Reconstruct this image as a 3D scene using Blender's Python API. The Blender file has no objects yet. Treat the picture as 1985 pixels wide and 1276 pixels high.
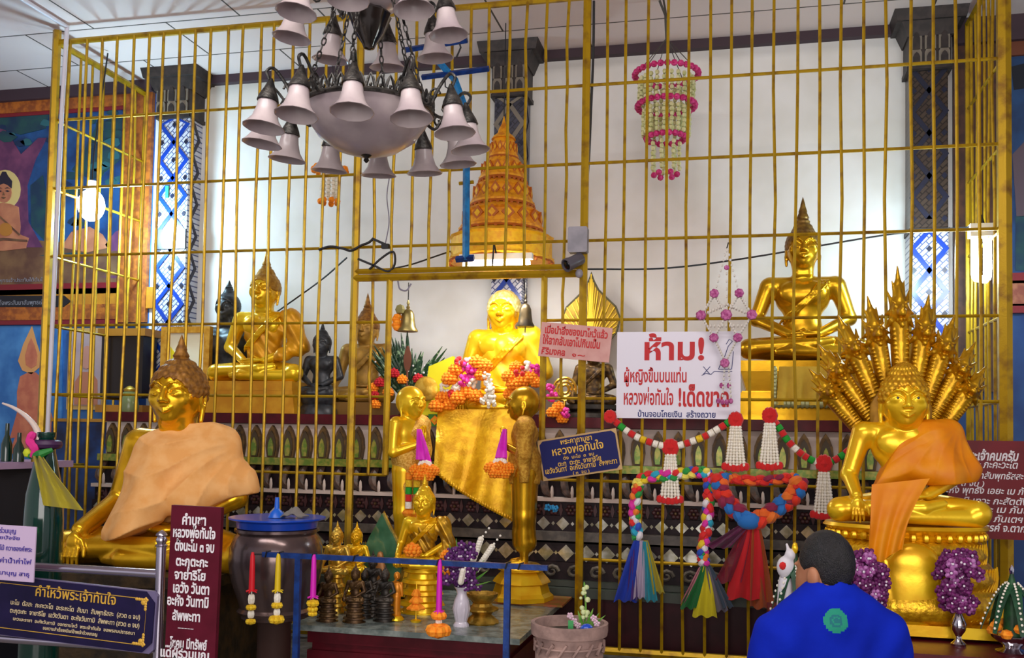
import bpy, math, random
import numpy as np
from mathutils import Vector, Matrix
random.seed(7)
S = bpy.context.scene
COL = S.collection
PI = math.pi

# ------------------------------------------------------------------ camera
F, YAW, PIT, ROL, PX, PY = 1839., .2232, .0437, .01744, 1018., 768.8
cy, sy, cp, sp, cr, sr = math.cos(YAW), math.sin(YAW), math.cos(PIT), math.sin(PIT), math.cos(ROL), math.sin(ROL)
FW = np.array([-sy*cp, cy*cp, sp]); _r = np.array([cy, sy, 0.]); _u = np.cross(_r, FW)
RT = _r*cr + _u*sr; UP = -_r*sr + _u*cr
CAM = np.array([0., -6., 1.6])
cd = bpy.data.cameras.new('camera'); cam = bpy.data.objects.new('camera', cd); COL.objects.link(cam)
cam.matrix_world = Matrix(((RT[0], UP[0], -FW[0], CAM[0]), (RT[1], UP[1], -FW[1], CAM[1]), (RT[2], UP[2], -FW[2], CAM[2]), (0, 0, 0, 1)))
cd.sensor_width = 36; cd.lens = 36*F/1985; cd.shift_x = (992.5-PX)/1985; cd.shift_y = (PY-638)/1985
cd.clip_end = 100
S.camera = cam

# ------------------------------------------------------------------ world, exposure, big lights
S.view_settings.view_transform = 'Standard'; S.view_settings.look = 'None'
S.view_settings.gamma = 1; S.view_settings.use_curve_mapping = False
S.view_settings.exposure = 0.5
w = bpy.data.worlds.new('world'); S.world = w; w.use_nodes = True
w.node_tree.nodes['Background'].inputs[0].default_value = (.92, .88, .96, 1)
w.node_tree.nodes['Background'].inputs[1].default_value = .40

def area(name, loc, target, sx, sz, power, col):
    l = bpy.data.lights.new(name, 'AREA'); l.shape = 'RECTANGLE'; l.size = sx; l.size_y = sz; l.energy = power; l.color = col
    o = bpy.data.objects.new(name, l); COL.objects.link(o); o.location = loc
    o.rotation_euler = (Vector(target)-Vector(loc)).to_track_quat('-Z', 'Y').to_euler()
    return o
# daylight through the hall's open doors behind the photographer, and its two rows of ceiling tubes
area('door_daylight', (1.0, -11.0, 2.4), (-1.5, 0, 1.6), 6, 3.4, 250, (1.0, .93, .90))
area('hall_ceiling_tubes', (-1.5, -4.2, 4.5), (-1.5, -1.0, 0), 5, .5, 75, (1.0, .95, .92))

# ------------------------------------------------------------------ helpers
def at(x, y, Y):
    """world point seen at photo pixel (x, y) on the plane at depth Y"""
    d = (x-PX)/F*RT - (y-PY)/F*UP + FW
    return CAM + d*((Y-CAM[1])/d[1])

def mpp(x, Y):
    """metres per pixel around column x on depth Y"""
    return (at(x+1, 800, Y)-at(x, 800, Y))[0]

def lin(h):
    h = h.lstrip('#'); c = [int(h[i:i+2], 16)/255 for i in (0, 2, 4)]
    return [((v+.055)/1.055)**2.4 if v > .04 else v/12.92 for v in c] + [1]

MATS = {}
def mat(name, col, rough=.5, metal=0., col2=None, nscale=8., bump=0., bscale=60., emit=None, estr=0., trans=0., alpha=1., sheen=0., coat=0., nd=3., lo=.4, hi=.62, spec=.5):
    if name in MATS: return MATS[name]
    m = bpy.data.materials.new(name); m.use_nodes = True
    nt = m.node_tree; N = nt.nodes; L = nt.links; b = N['Principled BSDF']
    b.inputs['Base Color'].default_value = lin(col); b.inputs['Roughness'].default_value = rough; b.inputs['Metallic'].default_value = metal
    tc = N.new('ShaderNodeTexCoord')
    if col2:
        n = N.new('ShaderNodeTexNoise'); n.inputs['Scale'].default_value = nscale; n.inputs['Detail'].default_value = nd
        L.new(tc.outputs['Object'], n.inputs['Vector'])
        r = N.new('ShaderNodeValToRGB'); r.color_ramp.elements[0].position = lo; r.color_ramp.elements[1].position = hi
        r.color_ramp.elements[0].color = lin(col); r.color_ramp.elements[1].color = lin(col2)
        L.new(n.outputs['Fac'], r.inputs[0]); L.new(r.outputs[0], b.inputs['Base Color'])
    if bump:
        n2 = N.new('ShaderNodeTexNoise'); n2.inputs['Scale'].default_value = bscale; n2.inputs['Detail'].default_value = 4
        L.new(tc.outputs['Object'], n2.inputs['Vector'])
        bp = N.new('ShaderNodeBump'); bp.inputs['Strength'].default_value = bump; bp.inputs['Distance'].default_value = .01
        L.new(n2.outputs['Fac'], bp.inputs['Height']); L.new(bp.outputs[0], b.inputs['Normal'])
    if emit: b.inputs['Emission Color'].default_value = lin(emit); b.inputs['Emission Strength'].default_value = estr
    if trans: b.inputs['Transmission Weight'].default_value = trans
    if alpha < 1: b.inputs['Alpha'].default_value = alpha
    b.inputs['Specular IOR Level'].default_value = spec
    if sheen: b.inputs['Sheen Weight'].default_value = sheen
    if coat: b.inputs['Coat Weight'].default_value = coat; b.inputs['Coat Roughness'].default_value = .1
    MATS[name] = m
    return m

class MB:
    """collects shapes; build() links them as ONE mesh object"""
    def __init__(s, M=None): s.v = []; s.f = []; s.m = []; s.M = M
    def raw(s, vs, fs, mi=0, M=None):
        b = len(s.v)
        for M_ in (M, s.M):
            if M_ is not None: vs = [M_ @ Vector(v) for v in vs]
        s.v += [tuple(map(float, v)) for v in vs]; s.f += [[b+i for i in f] for f in fs]; s.m += [mi]*len(fs)
        return s
    def box(s, c, d, mi=0, M=None, taper=1.):
        x, y, z = d[0]/2, d[1]/2, d[2]/2; t = taper
        vs = [(-x, -y, -z), (x, -y, -z), (x, y, -z), (-x, y, -z), (-x*t, -y*t, z), (x*t, -y*t, z), (x*t, y*t, z), (-x*t, y*t, z)]
        if M is not None: vs = [M @ Vector(v) for v in vs]
        vs = [(v[0]+c[0], v[1]+c[1], v[2]+c[2]) for v in vs]
        return s.raw(vs, [(3, 2, 1, 0), (4, 5, 6, 7), (0, 1, 5, 4), (1, 2, 6, 5), (2, 3, 7, 6), (3, 0, 4, 7)], mi)
    def bevbox(s, c, d, r, mi=0, M=None):
        x, z = d[0]/2, d[2]/2
        poly = [(-x+r, -z), (x-r, -z), (x, -z+r), (x, z-r), (x-r, z), (-x+r, z), (-x, z-r), (-x, -z+r)]
        return s.prism([(c[0]+a, c[2]+b) for a, b in poly], c[1]-d[1]/2, c[1]+d[1]/2, mi, M)
    def tube(s, pts, r, n=8, mi=0, closed=False, M=None, flat=1.):
        P = [Vector(p) for p in pts]; k = len(P); R = r if hasattr(r, '__len__') else [r]*k
        vs = []; ref = None
        for i, p in enumerate(P):
            a = P[(i-1) % k] if (closed or i > 0) else p; b = P[(i+1) % k] if (closed or i < k-1) else p
            t = (b-a)
            t = t.normalized() if t.length > 1e-9 else Vector((0, 0, 1))
            if ref is None: ref = Vector((0, 1, 0)) if abs(t.y) < .9 else Vector((1, 0, 0))
            n1 = ref - t*ref.dot(t)
            n1 = n1.normalized() if n1.length > 1e-6 else t.orthogonal().normalized()
            ref = n1; n2 = t.cross(n1)
            for j in range(n):
                q = 2*PI*j/n; vs.append(p + (n1*math.cos(q)*flat + n2*math.sin(q))*R[i])
        fs = []
        for i in range(k if closed else k-1):
            for j in range(n):
                a, b = i*n+j, i*n+(j+1) % n; c, d = ((i+1) % k)*n+(j+1) % n, ((i+1) % k)*n+j
                fs.append((a, b, c, d))
        if not closed: fs += [tuple(range(n-1, -1, -1)), tuple((k-1)*n+j for j in range(n))]
        return s.raw(vs, fs, mi, M)
    def lathe(s, prof, n=24, c=(0, 0, 0), mi=0, M=None, sx=1., sy=1., wav=0, wamp=0.):
        vs = []; fs = []; k = len(prof)
        for r, z in prof:
            for j in range(n):
                q = 2*PI*j/n; rr = r*(1+wamp*math.cos(wav*q))
                vs.append((rr*math.cos(q)*sx, rr*math.sin(q)*sy, z))
        for i in range(k-1):
            for j in range(n): fs.append((i*n+j, i*n+(j+1) % n, (i+1)*n+(j+1) % n, (i+1)*n+j))
        fs += [tuple(range(n-1, -1, -1)), tuple((k-1)*n+j for j in range(n))]
        if M is not None: vs = [M @ Vector(v) for v in vs]
        return s.raw([(v[0]+c[0], v[1]+c[1], v[2]+c[2]) for v in vs], fs, mi)
    def prism(s, poly, y0, y1, mi=0, M=None):
        n = len(poly)
        ar = sum(poly[i][0]*poly[(i+1) % n][1]-poly[(i+1) % n][0]*poly[i][1] for i in range(n))
        if ar < 0: poly = poly[::-1]
        vs = [(x, y0, z) for x, z in poly] + [(x, y1, z) for x, z in poly]
        fs = [tuple(range(n)), tuple(range(2*n-1, n-1, -1))] + [((i+1) % n, i, n+i, n+(i+1) % n) for i in range(n)]
        return s.raw(vs, fs, mi, M)
    def ell(s, c, r, n=10, mi=0, M=None, m=None):
        m = m or max(4, n//2); r = r if hasattr(r, '__len__') else (r, r, r)
        vs = [(0, 0, -1)]; fs = []
        for i in range(1, m):
            t = -PI/2+PI*i/m
            for j in range(n): vs.append((math.cos(t)*math.cos(2*PI*j/n), math.cos(t)*math.sin(2*PI*j/n), math.sin(t)))
        vs.append((0, 0, 1)); top = len(vs)-1
        for j in range(n):
            fs.append((0, 1+(j+1) % n, 1+j)); fs.append((top, 1+(m-2)*n+j, 1+(m-2)*n+(j+1) % n))
            for i in range(m-2): fs.append((1+i*n+j, 1+i*n+(j+1) % n, 1+(i+1)*n+(j+1) % n, 1+(i+1)*n+j))
        vs = [Vector((v[0]*r[0], v[1]*r[1], v[2]*r[2])) for v in vs]
        if M is not None: vs = [M @ v for v in vs]
        return s.raw([(v[0]+c[0], v[1]+c[1], v[2]+c[2]) for v in vs], fs, mi)
    def sheet(s, fn, nu, nv, mi=0, th=.004, mfn=None):
        """closed thin sheet: fn(u, v) -> point, u and v in 0..1"""
        G = np.array([[fn(i/nu, j/nv) for j in range(nv+1)] for i in range(nu+1)], float)
        du = np.gradient(G, axis=0); dv = np.gradient(G, axis=1); nr = np.cross(du, dv)
        nr /= np.linalg.norm(nr, axis=2, keepdims=True)+1e-12
        A = (G+nr*th/2).reshape(-1, 3); B = (G-nr*th/2).reshape(-1, 3); k = len(A); W = nv+1
        fs = []; ms = []
        for i in range(nu):
            for j in range(nv):
                a, b, c, d = i*W+j, (i+1)*W+j, (i+1)*W+j+1, i*W+j+1
                fs += [(a, b, c, d), (k+d, k+c, k+b, k+a)]; q = mfn((i+.5)/nu, (j+.5)/nv) if mfn else mi; ms += [q, q]
        rim = [(i, 0) for i in range(nu)]+[(nu, j) for j in range(nv)]+[(i, nv) for i in range(nu, 0, -1)]+[(0, j) for j in range(nv, 0, -1)]
        ids = [i*W+j for i, j in rim]
        for a, b in zip(ids, ids[1:]+ids[:1]): fs.append((b, a, k+a, k+b)); ms.append(ms[0])
        b0 = len(s.m); s.raw(np.vstack([A, B]).tolist(), fs, mi); s.m[b0:] = ms
        return s
    def build(s, name, mats, parent=None, smooth=40, loc=None):
        me = bpy.data.meshes.new(name); me.from_pydata(s.v, [], s.f)
        for m in (mats if isinstance(mats, (list, tuple)) else [mats]): me.materials.append(m)
        me.polygons.foreach_set('material_index', s.m)
        if smooth: shade(me, smooth)
        me.update()
        return link(name, me, parent, loc)

def shade(me, deg):
    me.polygons.foreach_set('use_smooth', [True]*len(me.polygons))
    me.set_sharp_from_angle(angle=math.radians(deg))

def link(name, me, parent=None, loc=None):
    o = bpy.data.objects.new(name, me); COL.objects.link(o)
    if parent is not None: o.parent = parent
    if loc is not None: o.location = loc
    return o

def tag(o, label, cat, group=None, kind=None):
    o['label'] = label; o['category'] = cat
    if group: o['group'] = group
    if kind: o['kind'] = kind
    return o

def thing(name, label, cat, loc=(0, 0, 0), rot=(0, 0, 0), group=None):
    o = bpy.data.objects.new(name, None); COL.objects.link(o); o.location = tuple(loc); o.rotation_euler = rot
    o.empty_display_size = .1
    return tag(o, label, cat, group)

def struct(o, label=None):
    o['kind'] = 'structure'
    if label: o['label'] = label
    return o

def kids(o): return [c for c in bpy.data.objects if c.parent == o]
def mari_m(m, c, R, mi=0):
    m.ell(c, R*.78, 8, mi)
    for z, r, n in ((-.45, .62, 8), (-.1, .82, 10), (.25, .74, 9), (.55, .5, 6), (.78, .1, 1)):
        o = random.uniform(0, 6)
        for j in range(n): q = o+2*PI*j/n; m.ell((c[0]+R*r*math.cos(q), c[1]+R*r*math.sin(q), c[2]+R*z), (R*.27, R*.27, R*.24), 7, mi, m=5)
def dup(root, loc, label, group=None, rot=None, scale=None, parent=None):
    """a copy of a thing with copies of its parts and sub-parts"""
    c = root.copy(); COL.objects.link(c); c.location = tuple(loc)
    if rot is not None: c.rotation_euler = rot
    if scale is not None: c.scale = (scale,)*3 if not hasattr(scale, '__len__') else scale
    if label: c['label'] = label
    if group: c['group'] = group
    for ch in kids(root):
        d = ch.copy(); COL.objects.link(d); d.parent = c
        for g in kids(ch):
            e = g.copy(); COL.objects.link(e); e.parent = d
    return c

def RX(a): return Matrix.Rotation(a, 4, 'X')
def RY(a): return Matrix.Rotation(a, 4, 'Y')
def RZ(a): return Matrix.Rotation(a, 4, 'Z')
def T(x, y=None, z=None): return Matrix.Translation(Vector(x) if y is None else Vector((x, y, z)))
def SC(a, b=None, c=None): return Matrix.Diagonal((a, b if b is not None else a, c if c is not None else a, 1))

def curve(pts, n=24):
    """Catmull-Rom through pts"""
    P = [np.array(p, float) for p in pts]; P = [2*P[0]-P[1]]+P+[2*P[-1]-P[-2]]; out = []
    k = len(P)-3
    for i in range(n+1):
        t = i/n*k; a = min(int(t), k-1); t -= a; p0, p1, p2, p3 = P[a:a+4]
        out.append(.5*((2*p1)+(-p0+p2)*t+(2*p0-5*p1+4*p2-p3)*t*t+(-p0+3*p1-3*p2+p3)*t**3))
    return out

def text(body, parent, m, x, z, size, y=-.012, width=None, align='CENTER', bold=.0, ext=.0008, italic=0., rot=0., name='lettering'):
    cu = bpy.data.curves.new(name, 'FONT'); cu.body = body; cu.size = size; cu.align_x = align; cu.offset = bold; cu.extrude = ext; cu.resolution_u = 3
    cu.shear = italic; cu.materials.append(m)
    t_ = bpy.data.objects.new('tmp_text', cu); COL.objects.link(t_); bpy.context.view_layer.update()
    me = bpy.data.meshes.new_from_object(t_.evaluated_get(bpy.context.evaluated_depsgraph_get())); bpy.data.objects.remove(t_); bpy.data.curves.remove(cu)
    me.name = name; o = link(name, me, parent)
    o.location = (x, y, z); o.rotation_euler = (PI/2, -rot, 0)
    if width and len(me.vertices):
        xs = np.empty(len(me.vertices)*3, np.float32); me.vertices.foreach_get('co', xs); d = np.ptp(xs[::3])
        if d > 0: o.scale = (width/d, 1, 1)
    return o

# ------------------------------------------------------------------ implicit bodies: smooth unions meshed with surface nets
def E(c, r, k=None, rot=None, op='+'): return ('e', np.array(c, float), np.array(r if hasattr(r, '__len__') else (r, r, r), float), k, rot, op)
def C(a, b, ra, rb=None, k=None, op='+'): return ('c', np.array(a, float), np.array(b, float), (ra, ra if rb is None else rb), k, op)
def B(c, h, rd=0., k=None, rot=None, op='+'): return ('b', np.array(c, float), np.array(h, float), k, rot, op, rd)

def sdf_grid(prims, h, k0, pad=None, bounds=None):
    lo = []; hi = []
    for p in prims:
        if p[0] == 'c':
            R = max(p[3]); lo.append(np.minimum(p[1], p[2])-R); hi.append(np.maximum(p[1], p[2])+R)
        else:
            R = p[2] if p[4] is None else np.full(3, np.linalg.norm(p[2]) if p[0] == 'b' else p[2].max())
            lo.append(p[1]-R); hi.append(p[1]+R)
    pos = [i for i, p in enumerate(prims) if (p[5] == '+')]
    L = np.min([lo[i] for i in pos], axis=0)-3*h-(pad or 0); H = np.max([hi[i] for i in pos], axis=0)+3*h+(pad or 0)
    if bounds: L = np.maximum(L, bounds[0]); H = np.minimum(H, bounds[1])
    n = np.ceil((H-L)/h).astype(int)+1
    ax = [(L[i]+h*np.arange(n[i])).astype(np.float32) for i in range(3)]
    D = np.full(n, 1e3 if not pad else 1e3, np.float32)
    for p, l, u in zip(prims, lo, hi):
        k = p[4] if p[0] == 'c' else p[3]
        k = k0 if k is None else k
        mg = k+2.5*h
        a = np.clip(np.floor((l-mg-L)/h).astype(int), 0, n); b = np.clip(np.ceil((u+mg-L)/h).astype(int)+1, 0, n)
        if (b <= a).any(): continue
        sl = tuple(slice(a[i], b[i]) for i in range(3))
        X = ax[0][sl[0]][:, None, None]; Y = ax[1][sl[1]][None, :, None]; Z = ax[2][sl[2]][None, None, :]
        if p[0] == 'c':
            A, Bv = p[1], p[2]; ba = Bv-A; l2 = max(float(ba@ba), 1e-9)
            t = np.clip(((X-A[0])*ba[0]+(Y-A[1])*ba[1]+(Z-A[2])*ba[2])/l2, 0, 1)
            d = np.sqrt((X-A[0]-t*ba[0])**2+(Y-A[1]-t*ba[1])**2+(Z-A[2]-t*ba[2])**2)-(p[3][0]+t*(p[3][1]-p[3][0]))
        else:
            x, y, z = X-p[1][0], Y-p[1][1], Z-p[1][2]
            if p[4] is not None:
                m = np.array(p[4].to_3x3().transposed())
                x, y, z = (m[0, 0]*x+m[0, 1]*y+m[0, 2]*z, m[1, 0]*x+m[1, 1]*y+m[1, 2]*z, m[2, 0]*x+m[2, 1]*y+m[2, 2]*z)
            r = p[2]
            if p[0] == 'e':
                k1 = np.sqrt((x/r[0])**2+(y/r[1])**2+(z/r[2])**2); k2 = np.sqrt((x/r[0]**2)**2+(y/r[1]**2)**2+(z/r[2]**2)**2)+1e-9
                d = k1*(k1-1)/k2
                d = np.where(k1 < 1e-3, -r.min(), d)
            else:
                rd = p[6]; qx, qy, qz = abs(x)-r[0]+rd, abs(y)-r[1]+rd, abs(z)-r[2]+rd
                d = np.sqrt(np.maximum(qx, 0)**2+np.maximum(qy, 0)**2+np.maximum(qz, 0)**2)+np.minimum(np.maximum(qx, np.maximum(qy, qz)), 0)-rd
        o = D[sl]
        if p[5] == '+':
            if k > 0: hh = np.maximum(k-abs(o-d), 0)/k; D[sl] = np.minimum(o, d)-hh*hh*k*.25
            else: D[sl] = np.minimum(o, d)
        else:
            nd = -d
            if k > 0: hh = np.maximum(k-abs(o-nd), 0)/k; D[sl] = np.maximum(o, nd)+hh*hh*k*.25
            else: D[sl] = np.maximum(o, nd)
    return D, ax

def nets(D, ax):
    ins = D < 0; n = D.shape
    cnt = np.zeros(tuple(i-1 for i in n), np.int8)
    cs = [(i, j, k) for i in (0, 1) for j in (0, 1) for k in (0, 1)]
    for i, j, k in cs: cnt += ins[i:n[0]-1+i, j:n[1]-1+j, k:n[2]-1+k]
    act = (cnt > 0) & (cnt < 8); I = np.argwhere(act)
    V = {c: D[I[:, 0]+c[0], I[:, 1]+c[1], I[:, 2]+c[2]] for c in cs}
    acc = np.zeros((len(I), 3)); num = np.zeros(len(I))
    for c in cs:
        for a in range(3):
            if c[a] == 0:
                e = list(c); e[a] = 1; e = tuple(e); d0, d1 = V[c], V[e]; m = (d0 < 0) != (d1 < 0)
                t = np.where(m, d0/np.where(m, d0-d1, 1), 0)
                p = np.array(c, float)[None, :].repeat(len(I), 0); p[:, a] += t
                acc += p*m[:, None]; num += m
    h = ax[0][1]-ax[0][0]
    vs = np.stack([ax[i][0] for i in range(3)])[None, :]+(I+acc/num[:, None])*h
    idx = np.full(act.shape, -1, np.int64); idx[act] = np.arange(len(I))
    fs = []
    for a in range(3):
        b, c = (a+1) % 3, (a+2) % 3
        s0 = [slice(None)]*3; s1 = [slice(None)]*3; s0[a] = slice(0, -1); s1[a] = slice(1, None)
        A = ins[tuple(s0)]; Bb = ins[tuple(s1)]
        for flip, m in ((0, A & ~Bb), (1, ~A & Bb)):
            Q = np.argwhere(m); Q = Q[(Q[:, b] > 0) & (Q[:, c] > 0) & (Q[:, b] < n[b]-1) & (Q[:, c] < n[c]-1)]
            def g(db, dc):
                q = Q.copy(); q[:, b] += db; q[:, c] += dc; return idx[q[:, 0], q[:, 1], q[:, 2]]
            q = np.stack([g(-1, -1), g(0, -1), g(0, 0), g(-1, 0)], 1)
            fs.append(q[:, ::-1] if flip else q)
    fs = np.vstack(fs)
    return vs, fs[(fs >= 0).all(1)]

def sdf_me(name, prims, h, k, mats, s=1., post=None, matf=None, smooth=180, it=1, pad=None, bounds=None):
    D, ax = sdf_grid(prims, h, k, pad, bounds)
    if post: D = post(D, ax[0][:, None, None], ax[1][None, :, None], ax[2][None, None, :])
    D[0] = D[-1] = 1; D[:, 0] = D[:, -1] = 1; D[:, :, 0] = D[:, :, -1] = 1
    vs, fs = nets(D, ax)
    for _ in range(it):
        e = np.vstack([fs[:, [0, 1]], fs[:, [1, 2]], fs[:, [2, 3]], fs[:, [3, 0]]]); sm = np.zeros_like(vs); ct = np.zeros(len(vs))
        for q in range(3): sm[:, q] = np.bincount(e[:, 0], vs[e[:, 1], q], len(vs))+np.bincount(e[:, 1], vs[e[:, 0], q], len(vs))
        ct = np.bincount(e[:, 0], minlength=len(vs))+np.bincount(e[:, 1], minlength=len(vs))
        vs = vs*.4+.6*sm/ct[:, None]
    me = bpy.data.meshes.new(name); me.vertices.add(len(vs)); me.vertices.foreach_set('co', (vs*s).astype(np.float32).ravel())
    me.loops.add(fs.size); me.loops.foreach_set('vertex_index', fs.astype(np.int32).ravel())
    me.polygons.add(len(fs)); me.polygons.foreach_set('loop_start', np.arange(0, fs.size, 4, dtype=np.int32))
    me.update(calc_edges=True)
    for m in (mats if isinstance(mats, (list, tuple)) else [mats]): me.materials.append(m)
    if matf: me.polygons.foreach_set('material_index', matf(vs[fs].mean(1)).astype(np.int32))
    me.polygons.foreach_set('use_smooth', np.ones(len(fs), bool))
    if smooth < 180: me.set_sharp_from_angle(angle=math.radians(smooth))
    me.validate()
    return me
# ------------------------------------------------------------------ shared materials
GOLD = mat('gold_leaf', '#d9a010', .3, .62, '#f2c21e', 9, .10, 70)
GOLDD = mat('old_gold', '#b98312', .38, .6, '#d9a526', 12, .18, 90)
GOLDB = mat('bright_gold_paint', '#e8ae0c', .26, .5, '#f6cc20', 6, .05, 40)
BRASS = mat('aged_brass', '#8f6d22', .4, .75, '#c39a3c', 20, .2, 120)
BRONZE = mat('dark_bronze', '#2a2622', .45, .5, '#4a423a', 14, .15, 90)
CAGEP = mat('gold_cage_paint', '#b9930e', .36, .5, '#80581a', 11, .10, 120, lo=.5, hi=.74)
WHITE = mat('white_paint', '#ecebea', .6)
REDP = mat('red_felt', '#d11414', .8, sheen=.3)
MARI = mat('marigold_petals', '#f68408', .8, 0, '#ffa020', 60)
MARIY = mat('yellow_marigold_petals', '#e2b40c', .85, 0, '#f4d02c', 60, .5, 160)
JASM = mat('jasmine_buds', '#ece4d0', .7, 0, '#fbf7ea', 80)
PINKF = mat('magenta_flowers', '#e01890', .75, 0, '#f552b4', 50)
LEAF = mat('dark_leaf', '#0f3a1c', .5, 0, '#1e5a2c', 20)
LEAFL = mat('fresh_leaf', '#4d8a2a', .5, 0, '#7cae48', 25)
BLACKW = mat('black_cable', '#17161a', .6)
BLUEST = mat('blue_steel_paint', '#123c86', .4, .2, '#0d2c66', 20, .1, 80)
MAROON = mat('maroon_paint', '#5a0f1c', .4, 0, '#4a0b16', 10, spec=.25)
STEEL = mat('stainless_steel', '#c9c2d2', .18, 1.)
ORCH = mat('purple_orchid', '#7a0f78', .6, 0, '#a83aa6', 40)

# ------------------------------------------------------------------ room shell
CEIL = 4.6; WALL = 1.12
cm = bpy.data.materials.new('ceiling_tiles'); cm.use_nodes = True
nt = cm.node_tree; N = nt.nodes; L = nt.links
tc = N.new('ShaderNodeTexCoord'); mp = N.new('ShaderNodeMapping'); mp.inputs['Location'].default_value = (4.73-.6+12*1.2, -.67+.6*20, 0)
br = N.new('ShaderNodeTexBrick'); br.offset = .5; br.inputs['Scale'].default_value = 1; br.inputs['Brick Width'].default_value = 1.2; br.inputs['Row Height'].default_value = .6
br.inputs['Mortar Size'].default_value = .007; br.inputs['Mortar Smooth'].default_value = 0
br.inputs['Color1'].default_value = lin('#e8d6d2'); br.inputs['Color2'].default_value = lin('#dfccc8'); br.inputs['Mortar'].default_value = lin('#4a4038')
L.new(tc.outputs['Object'], mp.inputs[0]); L.new(mp.outputs[0], br.inputs[0]); L.new(br.outputs[0], N['Principled BSDF'].inputs['Base Color'])
N['Principled BSDF'].inputs['Roughness'].default_value = .7
struct(MB().box((-2, -3.4, CEIL+.05), (20, 9.2, .1)).build('ceiling', cm, smooth=0), 'pale tiled ceiling with dark joints')
FLOORM = mat('grey_terrazzo', '#6e6a66', .35, 0, '#8c8782', 30)
struct(MB().box((-2, -4, -.05), (20, 11, .1)).build('floor', FLOORM, smooth=0))
WALLM = mat('white_plaster', '#e9e7e4', .65, 0, '#dfdcd6', 2.5, .05, 12)
BLUEW = mat('blue_wall_paint', '#1e4f9c', .6, 0, '#3a74b8', 3, nd=5)
xl, xr = at(300, 300, WALL)[0], at(1846, 300, WALL)[0]
struct(MB().box(((xl+xr)/2, WALL+.08, CEIL/2), (xr-xl, .16, CEIL)).build('wall_back', WALLM, smooth=0), 'white plaster wall behind the shrine')
struct(MB().box(((xl-12)/2, WALL+.08, CEIL/2), (xl+12, .16, CEIL)).build('wall_left', BLUEW, smooth=0), 'blue painted wall left of the shrine')
struct(MB().box(((xr+8)/2, WALL+.08, CEIL/2), (8-xr, .16, CEIL)).build('wall_right', mat('navy_wall_paint', '#143a72', .6, 0, '#1d4a80', 4), smooth=0), 'dark blue painted wall right of the shrine')
CORN = mat('dark_cornice', '#3a2630', .6)
struct(MB().box(((xl+xr)/2, WALL-.03, CEIL-.035), (xr-xl, .06, .07)).build('trim_1', CORN, smooth=0), 'dark brown cornice under the ceiling')
struct(MB().box(((xl-12)/2, WALL-.04, CEIL-.05), (xl+12, .08, .10)).build('trim_2', CORN, smooth=0))
struct(MB().box(((xr+8)/2, WALL-.04, CEIL-.09), (8-xr, .08, .18)).build('trim_3', CORN, smooth=0))
# stone plinth the cage stands on
PL = .22
struct(MB().box((-1.85, .2, PL/2), (9.4, 2.0, PL)).build('floor_plinth', mat('grey_stone', '#57534f', .5, 0, '#77726c', 18, .1, 40), smooth=0), 'grey stone plinth under the cage')

# pilasters with tile inlay
TILEW = mat('white_mosaic', '#c9ccd6', .3, 0, '#e6e8ee', 30); 
def tilemat(name, c1, c2, mo):
    m = bpy.data.materials.new(name); m.use_nodes = True; nt = m.node_tree; N = nt.nodes; L = nt.links
    tc = N.new('ShaderNodeTexCoord'); mp = N.new('ShaderNodeMapping'); mp.inputs['Rotation'].default_value = (PI/2, 0, 0); mp2 = N.new('ShaderNodeMapping'); mp2.inputs['Rotation'].default_value = (0, 0, PI/4)
    br = N.new('ShaderNodeTexBrick'); br.inputs['Scale'].default_value = 1; br.inputs['Brick Width'].default_value = .062; br.inputs['Row Height'].default_value = .031; br.inputs['Mortar Size'].default_value = .004
    br.inputs['Color1'].default_value = lin(c1); br.inputs['Color2'].default_value = lin(c2); br.inputs['Mortar'].default_value = lin(mo)
    L.new(tc.outputs['Object'], mp.inputs[0]); L.new(mp.outputs[0], mp2.inputs[0]); L.new(mp2.outputs[0], br.inputs[0]); L.new(br.outputs[0], N['Principled BSDF'].inputs['Base Color']); N['Principled BSDF'].inputs['Roughness'].default_value = .3
    return m
TILEW = tilemat('white_brick_mosaic', '#d4d6e0', '#b4b8c8', '#46507c'); TILES = tilemat('slate_brick_mosaic', '#3c3d4c', '#46475a', '#2c2c36'); TILEBR = tilemat('brown_brick_mosaic', '#3c2e28', '#46382f', '#1e1816')
TILEB = mat('blue_mosaic', '#123a9c', .25); TILED = mat('dark_mosaic', '#1b2036', .3)
WOODD = mat('carved_dark_wood', '#241d1c', .55, 0, '#362c2a', 20)
CARV = mat('carved_grey_petals', '#7d7468', .6)
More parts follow.
